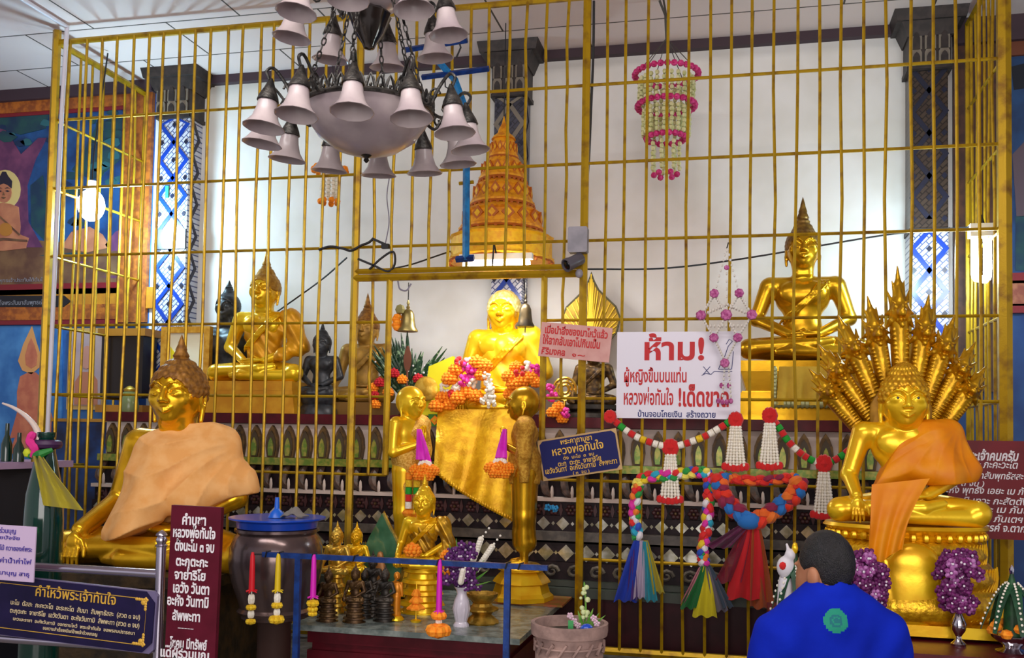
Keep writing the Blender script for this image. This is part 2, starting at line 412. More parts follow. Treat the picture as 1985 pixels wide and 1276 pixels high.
def pilaster(nm, px0, px1, lbl, ysplit=None, up=None, upz=None, panel=None):
    Yf = .93; x0, x1 = at(px0, 300, Yf)[0], at(px1, 300, Yf)[0]; cx = (x0+x1)/2; wd = x1-x0
    r = bpy.data.objects.new(nm, None); COL.objects.link(r); r.location = (cx, Yf, 0); struct(r, lbl)
    zc = CEIL-.39; zs = at(px0, ysplit, Yf)[2] if ysplit else zc
    MB().box((0, .095, zs/2), (wd, .19, zs)).build('shaft', TILEW, r, 0)
    if ysplit: MB().box((0, .095, (zs+zc)/2), (wd, .19, zc-zs)).build('upper_shaft', up, r, 0); MB().box((0, .092, zs), (wd+.02, .21, .03)).build('tile_band', WOODD, r, 0)
    a = wd*.44; t = .020
    def zig(z, zend, P, mt, nm_):
        m = MB()
        while z < zend-.05:
            for sx in (-1, 1):
                for (za, zb, xa, xb) in ((z, min(z+P/2, zend), 0, a), (z+P/2, min(z+P, zend), a, 0)):
                    if za < zend: m.prism([(sx*xa-t, za), (sx*xa+t, za), (sx*xb+t, zb), (sx*xb-t, zb)], -.008, .002, 0)
            for zz_, xx in ((z+P/2, 0), (z, -wd*.4), (z, wd*.4)):
                if zz_ < zend: m.prism([(xx-.02, zz_), (xx, zz_-.024), (xx+.02, zz_), (xx, zz_+.024)], -.006, .002, 1)
            z += P
        m.build(nm_, [mt, TILED], r, 0)
    zig(.4, zs, .30, TILEB, 'zigzag_inlay')
    if ysplit: zig(zs+.08, zc, .30, upz, 'upper_zigzag')
    m = MB(); z = .4; P = .27
    while z < zc-.05:
        for (ya, yb, za, zb) in ((.05, .14, z, z+P/2), (.14, .05, z+P/2, z+P)):
            m.raw([(wd/2+.006, ya-.018, za), (wd/2+.006, ya+.018, za), (wd/2+.006, yb+.018, zb), (wd/2+.006, yb-.018, zb), (wd/2-.002, ya-.018, za), (wd/2-.002, ya+.018, za), (wd/2-.002, yb+.018, zb), (wd/2-.002, yb-.018, zb)],
                  [(0, 1, 2, 3), (7, 6, 5, 4), (0, 4, 5, 1), (1, 5, 6, 2), (2, 6, 7, 3), (3, 7, 4, 0)], 0)
        z += P
    m.build('side_inlay', [TILED], r, 0)
    if panel: za, zb = at(px0, panel[1], Yf)[2], at(px0, panel[0], Yf)[2]; MB().box((0, -.008, (za+zb)/2), (wd+.006, .02, zb-za)).build('dark_panel', TILED, r, 0)
    m = MB()
    m.box((0, .08, zc+.13), (wd+.03, .24, .28)); m.box((0, .075, CEIL-.125), (wd+.05, .26, .10), taper=1.3); m.box((0, .06, CEIL-.04), (wd+.20, .34, .08), taper=1.08); m.box((0, .085, zc), (wd+.05, .23, .03))
    m.build('capital', WOODD, r, 0)
    m = MB()
    for rz, rh, n in ((zc+.0, .13, 3), (zc+.10, .20, 3)):
        for i in range(n):
            x = (i-(n-1)/2)*wd/n*1.1; hw = wd/n*.44
            for k, (g, yy) in enumerate(((1., -.055), (.62, -.065))):
                m.prism([(x-hw*g, rz+.02), (x+hw*g, rz+.02), (x+hw*g, rz+rh*.6*g+.02), (x+hw*g*.6, rz+rh*.85*g+.02), (x, rz+rh*g+.02), (x-hw*g*.6, rz+rh*.85*g+.02), (x-hw*g, rz+rh*.6*g+.02)], yy, .0, k)
    m.build('petal_carving', [CARV, WOODD], r, 0)
    return r
pilaster('pillar', 308, 366, 'left tiled pilaster with blue zigzags on white tile', panel=(446, 484))
pilaster('pillar', 957, 1016, 'slate grey tiled pilaster behind the tiered umbrella', 450, TILES, CARV)
pilaster('pillar', 1764, 1838, 'right tiled pilaster dark above and blue and white below', 448, TILEBR, mat('dark_mosaic', '#1b2036', .3))

# ------------------------------------------------------------------ gold bar cage
RZs = [4.49, 3.90, 3.385, 2.88, 2.365, 1.86, 1.335, .835, .27]
XL, XR, XA, XB = -4.99, 1.505, -2.565, -.99
LZ = 2.665            # lintel of the gate opening
GA, GB = at(752, 700, 0)[0], at(1053, 700, 0)[0]
cage = thing('bar_cage', 'tall cage of thin gold painted bars around the shrine', 'cage', (-1.75, 0, PL))
CB = -cage.location.copy()
def cpart(nm, m): return m.build(nm, CAGEP, cage)
def bar(p, q, r=.0105, nm='bar', wob=.006):
    p, q = Vector(p)+CB, Vector(q)+CB; k = 6
    pts = [p.lerp(q, i/k)+Vector((random.gauss(0, wob) if 0 < i < k else 0, 0, 0)) for i in range(k+1)]
    return cpart(nm, MB().tube(pts, r, 6))
zb = RZs[-1]
post = lambda x, y, z0, z1, r: bar((x, y, z0), (x, y, z1), r, 'post', 0)
post(XL, 0, PL, 4.575, .030); post(XR, 0, PL, 4.575, .042); post(XA, 0, PL, 4.59, .027); post(XB, 0, PL, 4.59, .028)
post(GA, 0, RZs[6], LZ, .022); post(GB, 0, RZs[6], LZ, .022)
post(XL, WALL-.03, PL, RZs[0], .02); post(XR, WALL-.22, PL, RZs[0], .02)
def rails(x0, x1, z, r=.010, y=.012, nm='rail'):
    bar((x0, y, z), (x1, y, z), r, nm, .0)
for i, z in enumerate(RZs):
    r = .021 if i == 0 else (.026 if i == len(RZs)-1 else .0105)
    rails(XL, XA, z, r); 
    if z > LZ: rails(XA, XB, z, r)
    elif z > RZs[6]-.2: rails(XA, GA, z, r); rails(GB, XB, z, r)
    rails(XB, XR, z, r)
    bar((XL, 0, z), (XL, WALL-.02, z), r if i else .024, 'rail', 0); bar((XR, 0, z), (XR, WALL-.22, z), r, 'rail', 0)
bar((XA, -.004, LZ), (XB, -.004, LZ), .026, 'lintel', 0); bar((XA, -.004, LZ+.045), (XB, -.004, LZ+.045), .020, 'lintel', 0)
n = 18
for i in range(1, n+1): x = XL+(XA-XL)*i/(n+1); bar((x, 0, zb), (x+random.gauss(0, .008), 0, RZs[0]))
n = 11
for i in range(1, n+1):
    x = XA+(XB-XA)*i/(n+1); bar((x, 0, LZ+.06), (x+random.gauss(0, .006), 0, RZs[0]))
for x in (XA+.131, (GB+XB)/2): bar((x, 0, RZs[6] if x < -2 else RZs[5]), (x, 0, LZ))
n = 18
for i in range(1, n+1): x = XB+(XR-XB)*i/(n+1); bar((x, 0, zb), (x+random.gauss(0, .008), 0, RZs[0]))
for i in range(1, 8): y = WALL*i/8.3; bar((XL, y, zb), (XL, y, RZs[0]), .010)
for i in range(1, 8): y = (WALL-.2)*i/8; bar((XR, y, zb), (XR, y, RZs[0]), .010)
# white conduit beside the left post
c0 = at(124, 60, -.05)
m = MB().tube([(c0[0]+.03, -.055, CEIL-.02), (c0[0]+.012, -.055, 3.9), (c0[0], -.055, 1.75), (c0[0]-.01, -.055, PL)], .016, 10)
m.tube([(c0[0]+.03, -.055, CEIL-.03), (c0[0]+.03, -3.2, CEIL-.03)], .016, 10)
tag(m.build('conduit', mat('white_pvc', '#dcd8e2', .4)), 'white plastic conduit running down beside the left cage post', 'pipe')

# ------------------------------------------------------------------ tiered altar inside the cage
AX0, AX1 = at(206, 850, .44)[0], 1.28
altar = thing('tiered_altar', 'long dark carved altar with rows of petals and mirror diamonds inside the cage', 'altar', ((AX0+AX1)/2, .7, PL))
AO = -altar.location.copy()
def zr(y, Y, x=1300): return at(x, y, Y)[2]
GREENM = mat('green_mirror', '#6c8a34', .3, .3, '#a8a048', 30); DARKW = mat('dark_altar_paint', '#20161a', .5, 0, '#302226', 15, spec=.2)
BROWNG = mat('brown_gilding', '#7a5c30', .5, .3, '#54402a', 25); MIRR = mat('mirror_chips', '#a8a488', .15, .6, '#d8d6c8', 14); PALE = mat('pale_frieze', '#d8c6bc', .6)
def slab(nm, ya, yb, Y, m, x=1300):
    z1, z0 = zr(ya, Y, x), zr(yb, Y, x)
    b = MB().box((0+AO[0]+(AX0+AX1)/2, (Y+WALL)/2+AO[1], (z0+z1)/2+AO[2]), (AX1-AX0, WALL-Y, z1-z0))
    b.build(nm, m, altar, 0); return z0, z1
A_TOP = zr(803, .42, 600)
slab('top_slab', 803, 822, .38, MAROON, 600)
fz0, fz1 = slab('frieze_board', 823, 888, .44, PALE, 600)
def arch(m, x, z0, h, hw, y0, y1, mi):
    m.prism([(x-hw*.72, z0), (x+hw*.72, z0), (x+hw, z0+h*.35), (x+hw*.9, z0+h*.62), (x+hw*.5, z0+h*.85), (x, z0+h), (x-hw*.5, z0+h*.85), (x-hw*.9, z0+h*.62), (x-hw, z0+h*.35)], y0, y1, mi)
m = MB(T(AO)); k = 45
for i in range(k):
    x = AX0+(i+.5)*(AX1-AX0)/k; h = fz1-fz0-.01
    arch(m, x, fz0, h, .049, .405, .45, 0); arch(m, x, fz0+.008, h*.80, .036, .395, .45, 1); arch(m, x, fz0+.012, h*.56, .021, .385, .45, 2)
m.build('petal_frieze', [BROWNG, mat('dark_petal', '#4a3b26', .5), GREENM], altar)
slab('green_ledge', 889, 903, .34, GREENM, 600)
b0, b1 = slab('bracket_board', 904, 950, .40, DARKW, 600)
m = MB(T(AO)); k = 44
for i in range(k):
    x = AX0+(i+.5)*(AX1-AX0)/k
    pts = curve([(x-.02, .39, b1), (x-.03, .34, b1-.06), (x-.01, .29, b1-.12), (x+.035, .30, b0+.01)], 8)
    m.tube(pts, [.02, .026, .03, .03, .03, .028, .024, .018, .012], 6, 0); 
    m.ell((x+.035, .285, b0+.04), (.012, .012, .05), 6, 1)
m.build('curled_brackets', [mat('bracket_brown', '#5a3f30', .5, 0, '#3a2a24', 30), PALE], altar)
slab('white_ledge', 950, 957, .28, PALE, 600)
d0, d1 = slab('flower_board', 960, 1004, .33, DARKW, 900)
m = MB(T(AO)); k = 52
for i in range(k):
    x = AX0+(i+.5)*(AX1-AX0)/k; z = (d0+d1)/2
    for j in range(6):
        q = j*PI/3; m.ell((x+.026*math.cos(q), .325, z+.026*math.sin(q)), (.016, .01, .016), 6, 0)
    m.ell((x, .315, z), .011, 6, 1)
    m.prism([(x+.05, z-.05), (x+.064, z), (x+.05, z+.05), (x+.036, z)], .312, .332, 0)
m.build('flower_relief', [mat('dull_rose_relief', '#4e2a2c', .5), BROWNG], altar)
def diamonds(nm, y0, y1, Y, n, x=1300):
    z0, z1 = slab(nm+'_board', y0, y1, Y, DARKW, x); m = MB(T(AO)); zc = (z0+z1)/2; h = (z1-z0)*.44
    for i in range(n):
        xx = AX0+(i+.5)*(AX1-AX0)/n; m.prism([(xx-h, zc), (xx, zc-h), (xx+h, zc), (xx, zc+h)], Y-.012, Y+.004, 0)
        hx = xx+(AX1-AX0)/n/2; m.prism([(hx-.012, zc), (hx, zc-.014), (hx+.012, zc), (hx, zc+.014)], Y-.008, Y+.004, 0)
    m.build(nm, [MIRR], altar, 0)
diamonds('mirror_diamonds', 1008, 1038, .30, 46)
slab('grey_ledge', 1040, 1058, .24, mat('grey_ledge_stone', '#4a4440', .5, 0, '#625a52', 20))
diamonds('mirror_diamonds', 1062, 1100, .29, 44)
s0, s1 = slab('scroll_board', 1100, 1136, .26, DARKW)
m = MB(T(AO)); k = 40
for i in range(k):
    x = AX0+(i+.5)*(AX1-AX0)/k; zc = (s0+s1)/2
    pts = [(x+.05*(1-t/14)*math.cos(t*.75), .25, zc+.042*(1-t/14)*math.sin(t*.75)) for t in range(12)]
    m.tube(pts, [.014]*6+[.012, .010, .009, .008, .007, .006], 6, 0)
m.build('scroll_relief', [mat('scroll_grey', '#565048', .5, .2, '#726a5c', 30)], altar)
slab('lower_ledge', 1137, 1148, .20, mat('moss_ledge', '#3c4238', .5)); slab('foot_ledge', 1152, 1170, .14, mat('moss_ledge', '#3c4238'))
z1 = zr(1171, .16)
MB(T(AO)).box(((AX0+AX1)/2, (.17+WALL)/2, (PL+z1+.03)/2), (AX1-AX0, WALL-.17, z1+.03-PL)).build('base', mat('dark_red_base', '#2c070d', .4, 0, '#360a12', 10, spec=.2), altar, 0)

# ------------------------------------------------------------------ lamps of the shrine
def emitter(nm, col, s): return mat(nm, col, .5, emit=col, estr=s)
LAMPW = emitter('lamp_glow', '#e8f2ff', 26)
p = at(177, 398, .35)
o = thing('glare_size_bulb', 'glowing white bulb as large as its glare behind the bars on the left', 'lamp', p)
MB().ell((0, 0, 0), (.098, .098, .125), 20, m=14).build('globe', LAMPW, o)  # widened to the bulb's glare, larger than the bulb itself
MB().tube([(0, 0, .12), (0, 0, .19)], .03, 12).build('socket', WHITE, o)
MB().tube(curve([(0, 0, .19), (0, .02, .5), (0.02, .1, CEIL-p[2]-.02)], 8), .006, 6).build('cord', BLACKW, o)
l = bpy.data.lights.new('globe_light', 'POINT'); l.energy = 52; l.color = (.46, .80, 1); l.shadow_soft_size = .1
lo_ = bpy.data.objects.new('globe_light', l); COL.objects.link(lo_); lo_.location = (p[0]+.16, p[1]+.22, p[2]-.1)
p = at(1902, 500, .35)
o = thing('compact_fluorescent_lamp', 'bright bent tube lamp on the right side of the cage', 'lamp', p)
pts = [(-.035, 0, .12), (-.035, 0, -.10), (-.02, 0, -.125), (.015, 0, -.135), (.035, 0, -.11), (.035, 0, .12)]
MB().tube(curve(pts, 20), .024, 10).build('tube', LAMPW, o)
MB().box((0, 0, .17), (.14, .08, .08)).build('holder', WHITE, o, 0)
MB().tube([(0, 0, .21), (.0, 0, .27), (XR-p[0], 0, RZs[3]-p[2])], .007, 6).build('bracket', BLACKW, o)
l = bpy.data.lights.new('tube_light', 'POINT'); l.energy = 22; l.color = (.62, .90, 1); l.shadow_soft_size = .1
lo_ = bpy.data.objects.new('tube_light', l); COL.objects.link(lo_); lo_.location = (p[0]-.30, p[1]+.05, p[2])
p = at(962, 512, .10)
o = thing('tube_light_fixture', 'short fluorescent tube fixture fixed behind the gate lintel', 'lamp', (p[0], p[1], p[2]))
MB().box((0, -.01, .045), (.50, .05, .04)).build('housing', WHITE, o, 0)
MB().tube([(-.23, .0, 0), (.23, .0, 0)], .017, 10).build('tube', emitter('tube_glow', '#ffffff', 16), o)
MB().tube([(0, 0, .06), (0, -.07, .13), (0, -.10, LZ+.06-p[2]+.0)], .006, 6).build('hanger', BLACKW, o)
l = bpy.data.lights.new('gate_light', 'AREA'); l.shape = 'RECTANGLE'; l.size = .5; l.size_y = .1; l.energy = 10; l.color = (1, .98, .95)
lo_ = bpy.data.objects.new('gate_light', l); COL.objects.link(lo_); lo_.location = (p[0], p[1]+.02, p[2]-.03); lo_.rotation_euler = (math.radians(14), 0, 0)
# ------------------------------------------------------------------ statues
def vpp(P): return float((np.array(P)-CAM)@FW)/F            # metres per pixel (vertical) at a point

def head_prims(hz, hs, y0=-2, open_eyes=False, turn=0.):
    """face turned to -y, centre (0, y0, hz)"""
    R = RZ(turn)
    def q(x, y, z): v = R @ Vector((x*hs, y*hs, z*hs)); return (v.x, y0+v.y, hz+v.z)
    def e(x, y, z, r, k=None, op='+', rot=None): return E(q(x, y, z), np.array(r)*hs, (k if k is not None else 4)*hs, (R @ rot) if rot is not None else (R if turn else None), op)
    def c(a, b, ra, rb=None, k=2.5, op='+'): return C(q(*a), q(*b), ra*hs, (ra if rb is None else rb)*hs, k*hs, op)
    P = [e(0, 0, 4, (30, 35, 36), 0), e(0, -5, -13, (25.5, 27.5, 26), 10), e(0, -21, -28, (9, 8.5, 7), 8),
         c((0, -34, 8), (0, -40.5, -6), 2.6, 4.2, 3), e(-4, -37, -7.5, (3.4, 3.6, 3), 1.5), e(4, -37, -7.5, (3.4, 3.6, 3), 1.5)]
    for s in (-1, 1):
        P += [e(13*s, -33.5, 4.5, (9, 3.6, 4.6), 4, '-'), e(13*s, -28.6, 2.6, (9, 5.2, 5.8), 2)]
        P += [c((3.8*s, -35.6, 10.5), (8*s, -35.3, 14), 1.2, 1.5, 2), c((8*s, -35.3, 14), (14*s, -33.2, 15), 1.5, 1.5, 2), c((14*s, -33.2, 15), (22*s, -27, 10.5), 1.5, 1.0, 2)]
        if open_eyes: P += [c((6*s, -33.6, 3), (13*s, -33.8, 7), .9, .9, .8), c((13*s, -33.8, 7), (21*s, -29.5, 3.5), .9, .9, .8), c((6*s, -33.3, 1.5), (20*s, -30, 1), .8, .8, .8)]
        else: P += [c((6*s, -33.5, 1), (13*s, -34, -.6), 1, 1.1, .8), c((13*s, -34, -.6), (21*s, -29.5, 2), 1.1, .8, .8)]
        P += [c((0, -35.4, -16.6), (9*s, -31.8, -14.4), 1.9, 1.1, 1), c((0, -35.0, -20.4), (7.5*s, -32, -17), 2.4, 1.1, 1)]
        P += [e(30.5*s, 2, -4, (3.2, 7, 14), 2), c((31*s, 2, -12), (30*s, -1, -31), 3.4, 2.6, 2), e(33.5*s, 1, -3, (2.2, 3.5, 8), 1.5, '-'), e(19*s, -22, -5, (7, 7, 8), 7)]
    return P

def hair_prims(hz, hs, y0=-2, turn=0., ush=14, ur=18, uz=40):
    R = RZ(turn)
    def q(x, y, z): v = R @ Vector((x*hs, y*hs, z*hs)); return (v.x, y0+v.y, hz+v.z)
    rt = R if turn else None
    P = [E(q(0, 1.5, 6), np.array((33, 37, 37))*hs, 0, rt), E(q(0, 2, uz), np.array((ur, ur, ush))*hs, 8*hs, rt),
         E(q(0, -28, -14), np.array((30, 24, 35))*hs, 2*hs, rt, '-'), B(q(0, -20, -26), np.array((60, 26, 24))*hs, 0, 2*hs, rt, '-'), B(q(0, 10, -45), np.array((60, 60, 24))*hs, 0, 2*hs, rt, '-')]
    return P, q(0, 2, uz+ush)

def curl_post(hz, hs, y0, amp=1.1, f=22, g=.42):
    def post(D, X, Y, Z):
        th = np.arctan2(X, -(Y-y0)); z = Z/hs
        row = np.floor(z*g/np.pi); return D-amp*hs*np.maximum(np.sin(th*f/2+row*np.pi/2)**2*np.abs(np.sin(z*g)), 0)
    return post

def hand_down(w, sx, L=1.):
    x, y, z = w
    P = [E((x, y-5, z-11), (9.5, 5.5, 12), 4)]
    for i, ln in enumerate((17, 21, 22, 19)):
        xx = x+sx*(-7.2+i*4.8); P += [C((xx, y-8, z-18), (xx*1.0+(xx-x)*.08, y-11, z-26), 2.6, 2.4, .8), C((xx+(xx-x)*.08, y-11, z-26), (xx+(xx-x)*.16, y-10.5, z-18-ln*L), 2.4, 1.8, .8)]
    P += [C((x+sx*9, y-4, z-8), (x+sx*15, y-8, z-17), 3, 2.6, 2), C((x+sx*15, y-8, z-17), (x+sx*16, y-10, z-26), 2.6, 1.9, 1)]
    return P

def buddha_body(mode='mara', hz=215, hs=1., knee=110, sh=62, open_eyes=False, tilt=0., kf=0.):
    kx = knee-14
    P = [E((0, 6, 20), (52, 34, 24), 0), E((0, 2, 62), (37, 25, 40), 16), E((0, 2, 118), (50, 27, 36), 18), C((-sh+6, 2, 144), (sh-6, 2, 144), 17, k=14), C((0, 2, 150), (0, 0, hz-22*hs), 19*hs**.5, 17*hs, 8)]
    for z in (.3, .55, .8):
        zz = 158+(hz-30*hs-158)*z; P.append(C((-8, -8, zz), (8, -8, zz), 12*hs, k=1))
    P += head_prims(hz, hs, -2, open_eyes, tilt)
    for s in (-1, 1):
        P += [E((20*s, -19, 128), (23, 10, 19), 10)]
        P += [C((34*s, 0, 24), (kx*s, -38-kf, 20), 25, 19, 8), E((kx*s, -40-kf, 19), (18, 18, 16), 8)]
    P += [C((kx, -42-kf, 13), (-22, -64-kf*.6, 13), 15, 11, 4), C((-22, -64-kf*.6, 13), (-46, -58-kf*.6, 12), 10, 7, 4)]
    P += [C((-kx, -42-kf, 21), (20, -60-kf*.6, 27), 15, 11, 3), C((20, -60-kf*.6, 27), (48, -50-kf*.4, 33), 10, 8, 3)]
    for i in range(5): P.append(C((46, -53+i*3.4-kf*.4, 33), (55-i*1.1, -52+i*3.8-kf*.4, 35), 2.2, 1.8, 1))
    if mode == 'mara':
        P += [C((-sh, 2, 142), (-sh-20, 0, 74), 17, 13.5, 8), C((-sh-20, 0, 74), (-sh-14-kf*.7, -46-kf, 43), 13, 9.5, 5)]
        P += hand_down((-sh-13-kf*.75, -52-kf, 40), 1, .9)
        P += [C((sh, 2, 142), (sh+22, 2, 80), 17, 13.5, 8), C((sh+22, 2, 80), (28, -42, 46), 13, 9, 5)]
        P += [E((10, -46, 44), (18, 12, 5.5), 4)]
        for i in range(4): P += [C((-2, -54+i*5, 45), (-30+abs(i-1.6)*3, -56+i*5, 46), 2.8, 2.2, 1)]
        P += [C((10, -36, 48), (-8, -38, 53), 3, 2.2, 1.5)]
    else:
        for s in (-1, 1):
            P += [C((sh*s, 2, 142), ((sh+22)*s, 0, 80), 17, 13.5, 8), C(((sh+22)*s, 0, 80), (26*s, -44, 46), 13, 9, 5)]
            P += [E((9*s, -47, 44+2*s), (18, 12, 5.5), 3)]
            for i in range(4): P += [C((0, -56+i*5, 47+2*s), (-24*s, -58+i*5, 46), 2.8, 2.2, 1)]
        P += [C((-12, -40, 50), (0, -44, 56), 3, 2.4, 1.5), C((12, -40, 50), (0, -44, 56), 3, 2.4, 1.5)]
    return P

def sash_ridges():
    P = []
    for o in (0, 7, 14):
        a = curve([(34+o*.5, 16, 160-o*.2), (30+o, -22, 146), (6+o, -34, 118), (-30+o, -26, 84), (-42+o, -10, 70)], 10)
        P += [C(a[i], a[i+1], 2.4, k=2) for i in range(len(a)-1)]
    return P

FIN = lambda h, r: [(r, 0), (r*1.05, h*.08), (r*.8, h*.16), (r*.9, h*.22), (r*.6, h*.4), (r*.62, h*.46), (r*.36, h*.66), (r*.36, h*.7), (r*.14, h*.9), (.2, h)]

def buddha(nm, label, px, py, Y, ppu, mats, mode='mara', hz=215, hs=1., knee=110, sh=62, fin=45, fr=9, h=1.7, sash=True, open_eyes=False, rz=0., tilt=0., group=None, amp=1.1, zfix=None, kf=0., cat='statue', ush=(14, 18, 40)):
    P0 = at(px, py, Y); s = ppu*vpp(P0)
    if zfix is not None: P0[2] = zfix
    root = thing(nm, label, cat, P0, (0, 0, rz), group)
    body, hair = mats
    link('body', sdf_me('body', buddha_body(mode, hz, hs, knee, sh, open_eyes=open_eyes, tilt=tilt, kf=kf)+(sash_ridges() if sash else []), h, 5, body, s), root)
    hp, top = hair_prims(hz, hs, -2, tilt, *ush)
    ho = link('hair', sdf_me('hair', hp, h, 2, hair, s, post=curl_post(hz, hs, -2, amp), pad=2), root)
    if fin:
        MB().lathe([(a*s, b*s) for a, b in FIN(fin, fr)], 14, (top[0]*s, top[1]*s, (top[2]-4)*s)).build('finial', hair, root)
    return root, s

HAIRB = mat('brown_hair_paint', '#7a4e18', .5, .35, '#a8742a', 30, .15, 90)
# --- big seated statue front left, peach shawl
SKIN_G = mat('polished_gold', '#d8a010', .24, .72, '#eeba20', 7, .04, 40)
bl, s = buddha('seated_buddha_statue', 'large gold seated statue in a pale peach shawl at the far left', 338, 1090, -.95, 1.60, (SKIN_G, HAIRB), 'mara', hz=202, hs=1.0, knee=126, sh=54, fin=34, fr=11, h=1.15, sash=False, rz=math.radians(4), amp=1.5, kf=20, ush=(9, 15, 36))
PEACH = mat('peach_gauze', '#e8a65c', .85, 0, '#efb570', 12, .1, 200)
rp = [E((0, 2, 116), (52, 34, 42), 0), E((20, -20, 126), (28, 16, 26), 10), E((-18, -20, 126), (28, 16, 26), 10), E((0, 0, 62), (42, 30, 44), 18), C((-6, 2, 156), (54, 2, 141), 20, 22, 14), C((10, 0, 152), (50, 0, 146), 20, 22, 10), C((54, 2, 138), (78, 0, 88), 21, 23, 12), C((0, -20, 120), (-10, -80, 34), 30, 24, 20), C((50, 0, 130), (34, -44, 78), 22, 20, 14), C((78, 0, 96), (36, -44, 74), 22, 18, 14), C((0, 2, 150), (0, 0, 172), 20, 20, 8), C((-30, -6, 140), (-34, -60, 36), 18, 20, 16)]
def post(D, X, Y, Z):
    th = np.arctan2(150-Z, 92-X); rr = np.sqrt((92-X)**2+(150-Z)**2)
    D = D+np.clip((rr-16)*.08, 0, 5.0)*(np.abs(np.sin(th*9+np.sin(rr*.05)*.8))**.7-.5)+.8*np.sin((X*.5-Z*.6+Y)*.16)
    nk = Z-166-.10*X
    edge = -(Z-(28+.40*(X+46)))*.92+2*np.sin(X*.1)
    left = -(X+46)+(Z-100)*.06+np.maximum(Z-140, 0)*.8
    return np.maximum(np.maximum(np.maximum(D, edge), nk), left)
link('shawl', sdf_me('shawl', rp, 1.4, 8, PEACH, s, post=post, smooth=60, pad=3), bl)
zf_ = bl.location.z
m = MB(); m.box((-.12, -.10, -.03), (1.24, .94, .06)); m.box((-.12, -.08, -.06-(zf_-.06)/2), (1.1, .80, zf_-.06), taper=.9); m.build('seat_base', mat('dim_bronze_base', '#4a381e', .55, .3, '#2c2214', 12, .4, 30), bl, 0)

# --- statues on the altar
a_, s = buddha('seated_buddha_statue', 'bright gold seated statue, hands in lap, on a plain gold block left of the gate', 510, 742, .60, .86, (GOLDB, mat('brown_gold_hair', '#9a6a1a', .45, .5, '#b98a2c', 30)), 'dhyana', hz=207, hs=1.02, knee=108, sh=62, fin=46, fr=11, h=1.9)
rp = [E((0, 2, 118), (54, 31, 40), 0), E((0, 2, 64), (42, 29, 40), 16), C((56, 2, 145), (66, 2, 142), 20, k=10), C((62, 2, 144), (88, 0, 82), 22, 20, 10), C((88, 0, 84), (52, -30, 56), 20, 14, 10)]
def post2(D, X, Y, Z):
    D = D+1.6*np.sin((X*.75+Z*.55)*.30)
    return np.maximum(np.maximum(D, -((X+20)*.72+(158-Z)*.52-8)), 46-Z)
link('robe', sdf_me('robe', rp, 1.9, 8, mat('yellow_robe_paint', '#e0a010', .4, .35, '#c88a10', 10), s, post=post2, smooth=60, pad=3), a_)
z0 = A_TOP+.001-a_.location.z
m = MB().box((-.03, -.03, (z0-.07)/2), (.80, .36, -z0-.07), taper=.93)
m.box((-.03, -.03, -.035), (.74, .34, .07)); m.build('pedestal', mat('gold_block', '#d08c14', .45, .35, '#e0a424', 8), a_, 0)

DARKST = mat('black_stone', '#26282c', .4, .2, '#3c4046', 20)
a_, s = buddha('seated_buddha_statue', 'tall black seated statue behind the bright gold one near the left pilaster', 437, 800, .90, 1.03, (DARKST, DARKST), 'dhyana', hz=196, hs=.68, knee=70, sh=46, fin=18, fr=8, h=1.7, sash=False, zfix=A_TOP+.02, kf=-28, ush=(18, 15, 40))
a_, s = buddha('seated_buddha_statue', 'small black seated statue with a crest between two gold ones', 622, 770, .60, .50, (DARKST, DARKST), 'dhyana', hz=205, hs=1.08, knee=70, sh=56, fin=36, fr=10, h=2.6, sash=False)
z0 = A_TOP+.001-a_.location.z
MB().lathe([(.15, z0), (.145, z0*.7), (.11, z0*.45), (.14, -.02), (.14, 0)], 18, (0, -.05, 0), sy=.8).build('pedestal', DARKST, a_)
a_, s = buddha('seated_buddha_statue', 'dull gold seated statue half hidden behind the left gate post', 708, 782, .80, .72, (mat('tarnished_gold', '#b88e3c', .45, .4, '#9a7434', 14), HAIRB), 'mara', hz=200, hs=1.02, knee=92, sh=58, fin=48, fr=12, h=2.4)
z0 = A_TOP+.001-a_.location.z
MB().box((0, -.02, z0/2), (.52, .36, -z0)).build('pedestal', mat('dull_gold_base', '#8a6428', .5, .3), a_, 0)
# right statue on a tall gold pedestal
GOLDM = mat('satin_gold', '#c08e12', .27, .8, '#d8a61c', 6, .04, 40)
br_, s = buddha('seated_buddha_statue', 'large slim gold seated statue with a tall dark pointed crown, right of the white sign', 1555, 700, .70, 1.02, (GOLDM, mat('dark_crown', '#6e4e1c', .45, .55, '#94702c', 30)), 'dhyana', hz=213, hs=1.0, knee=112, sh=63, fin=52, fr=13, h=1.7)
w = br_.location; zt = A_TOP+.001-w.z
m = MB()
for (za, zb_, wx, wy, tp) in ((-.02, -.09, .86, .50, 1.03), (-.09, -.22, .74, .42, 1.1), (-.22, zt+.18, .80, .46, 1.), (zt+.18, zt, 1.0, .48, .94)):
    m.box((0, -.03, (za+zb_)/2), (wx, wy, za-zb_), taper=tp)
m.build('pedestal', GOLDM, br_, 0)
m = MB()
m.sheet(lambda u, v: (-.17+.34*u+.03*(v-.5)*(u-.5), -.285-.012*math.sin(u*22)*v-.02*v, -.06+(zt*.62)*v), 24, 10, th=.006)
m.build('hanging_cloth', mat('yellow_cloth', '#d6ae2c', .7, 0, '#c29a20', 8), br_)
m = MB()
for i in range(14):
    q = i/13; m.ell((-.19+.38*q, -.30, zt*.62-.05), (.022, .015, .03), 6)
for sx in (-1, 1):
    for i in range(10): m.ell((.19*sx, -.295, -.08+(zt*.62)*i/10), (.016, .012, .024), 6)
m.build('cloth_trim', mat('silver_green_trim', '#a8a878', .4, .4), br_)
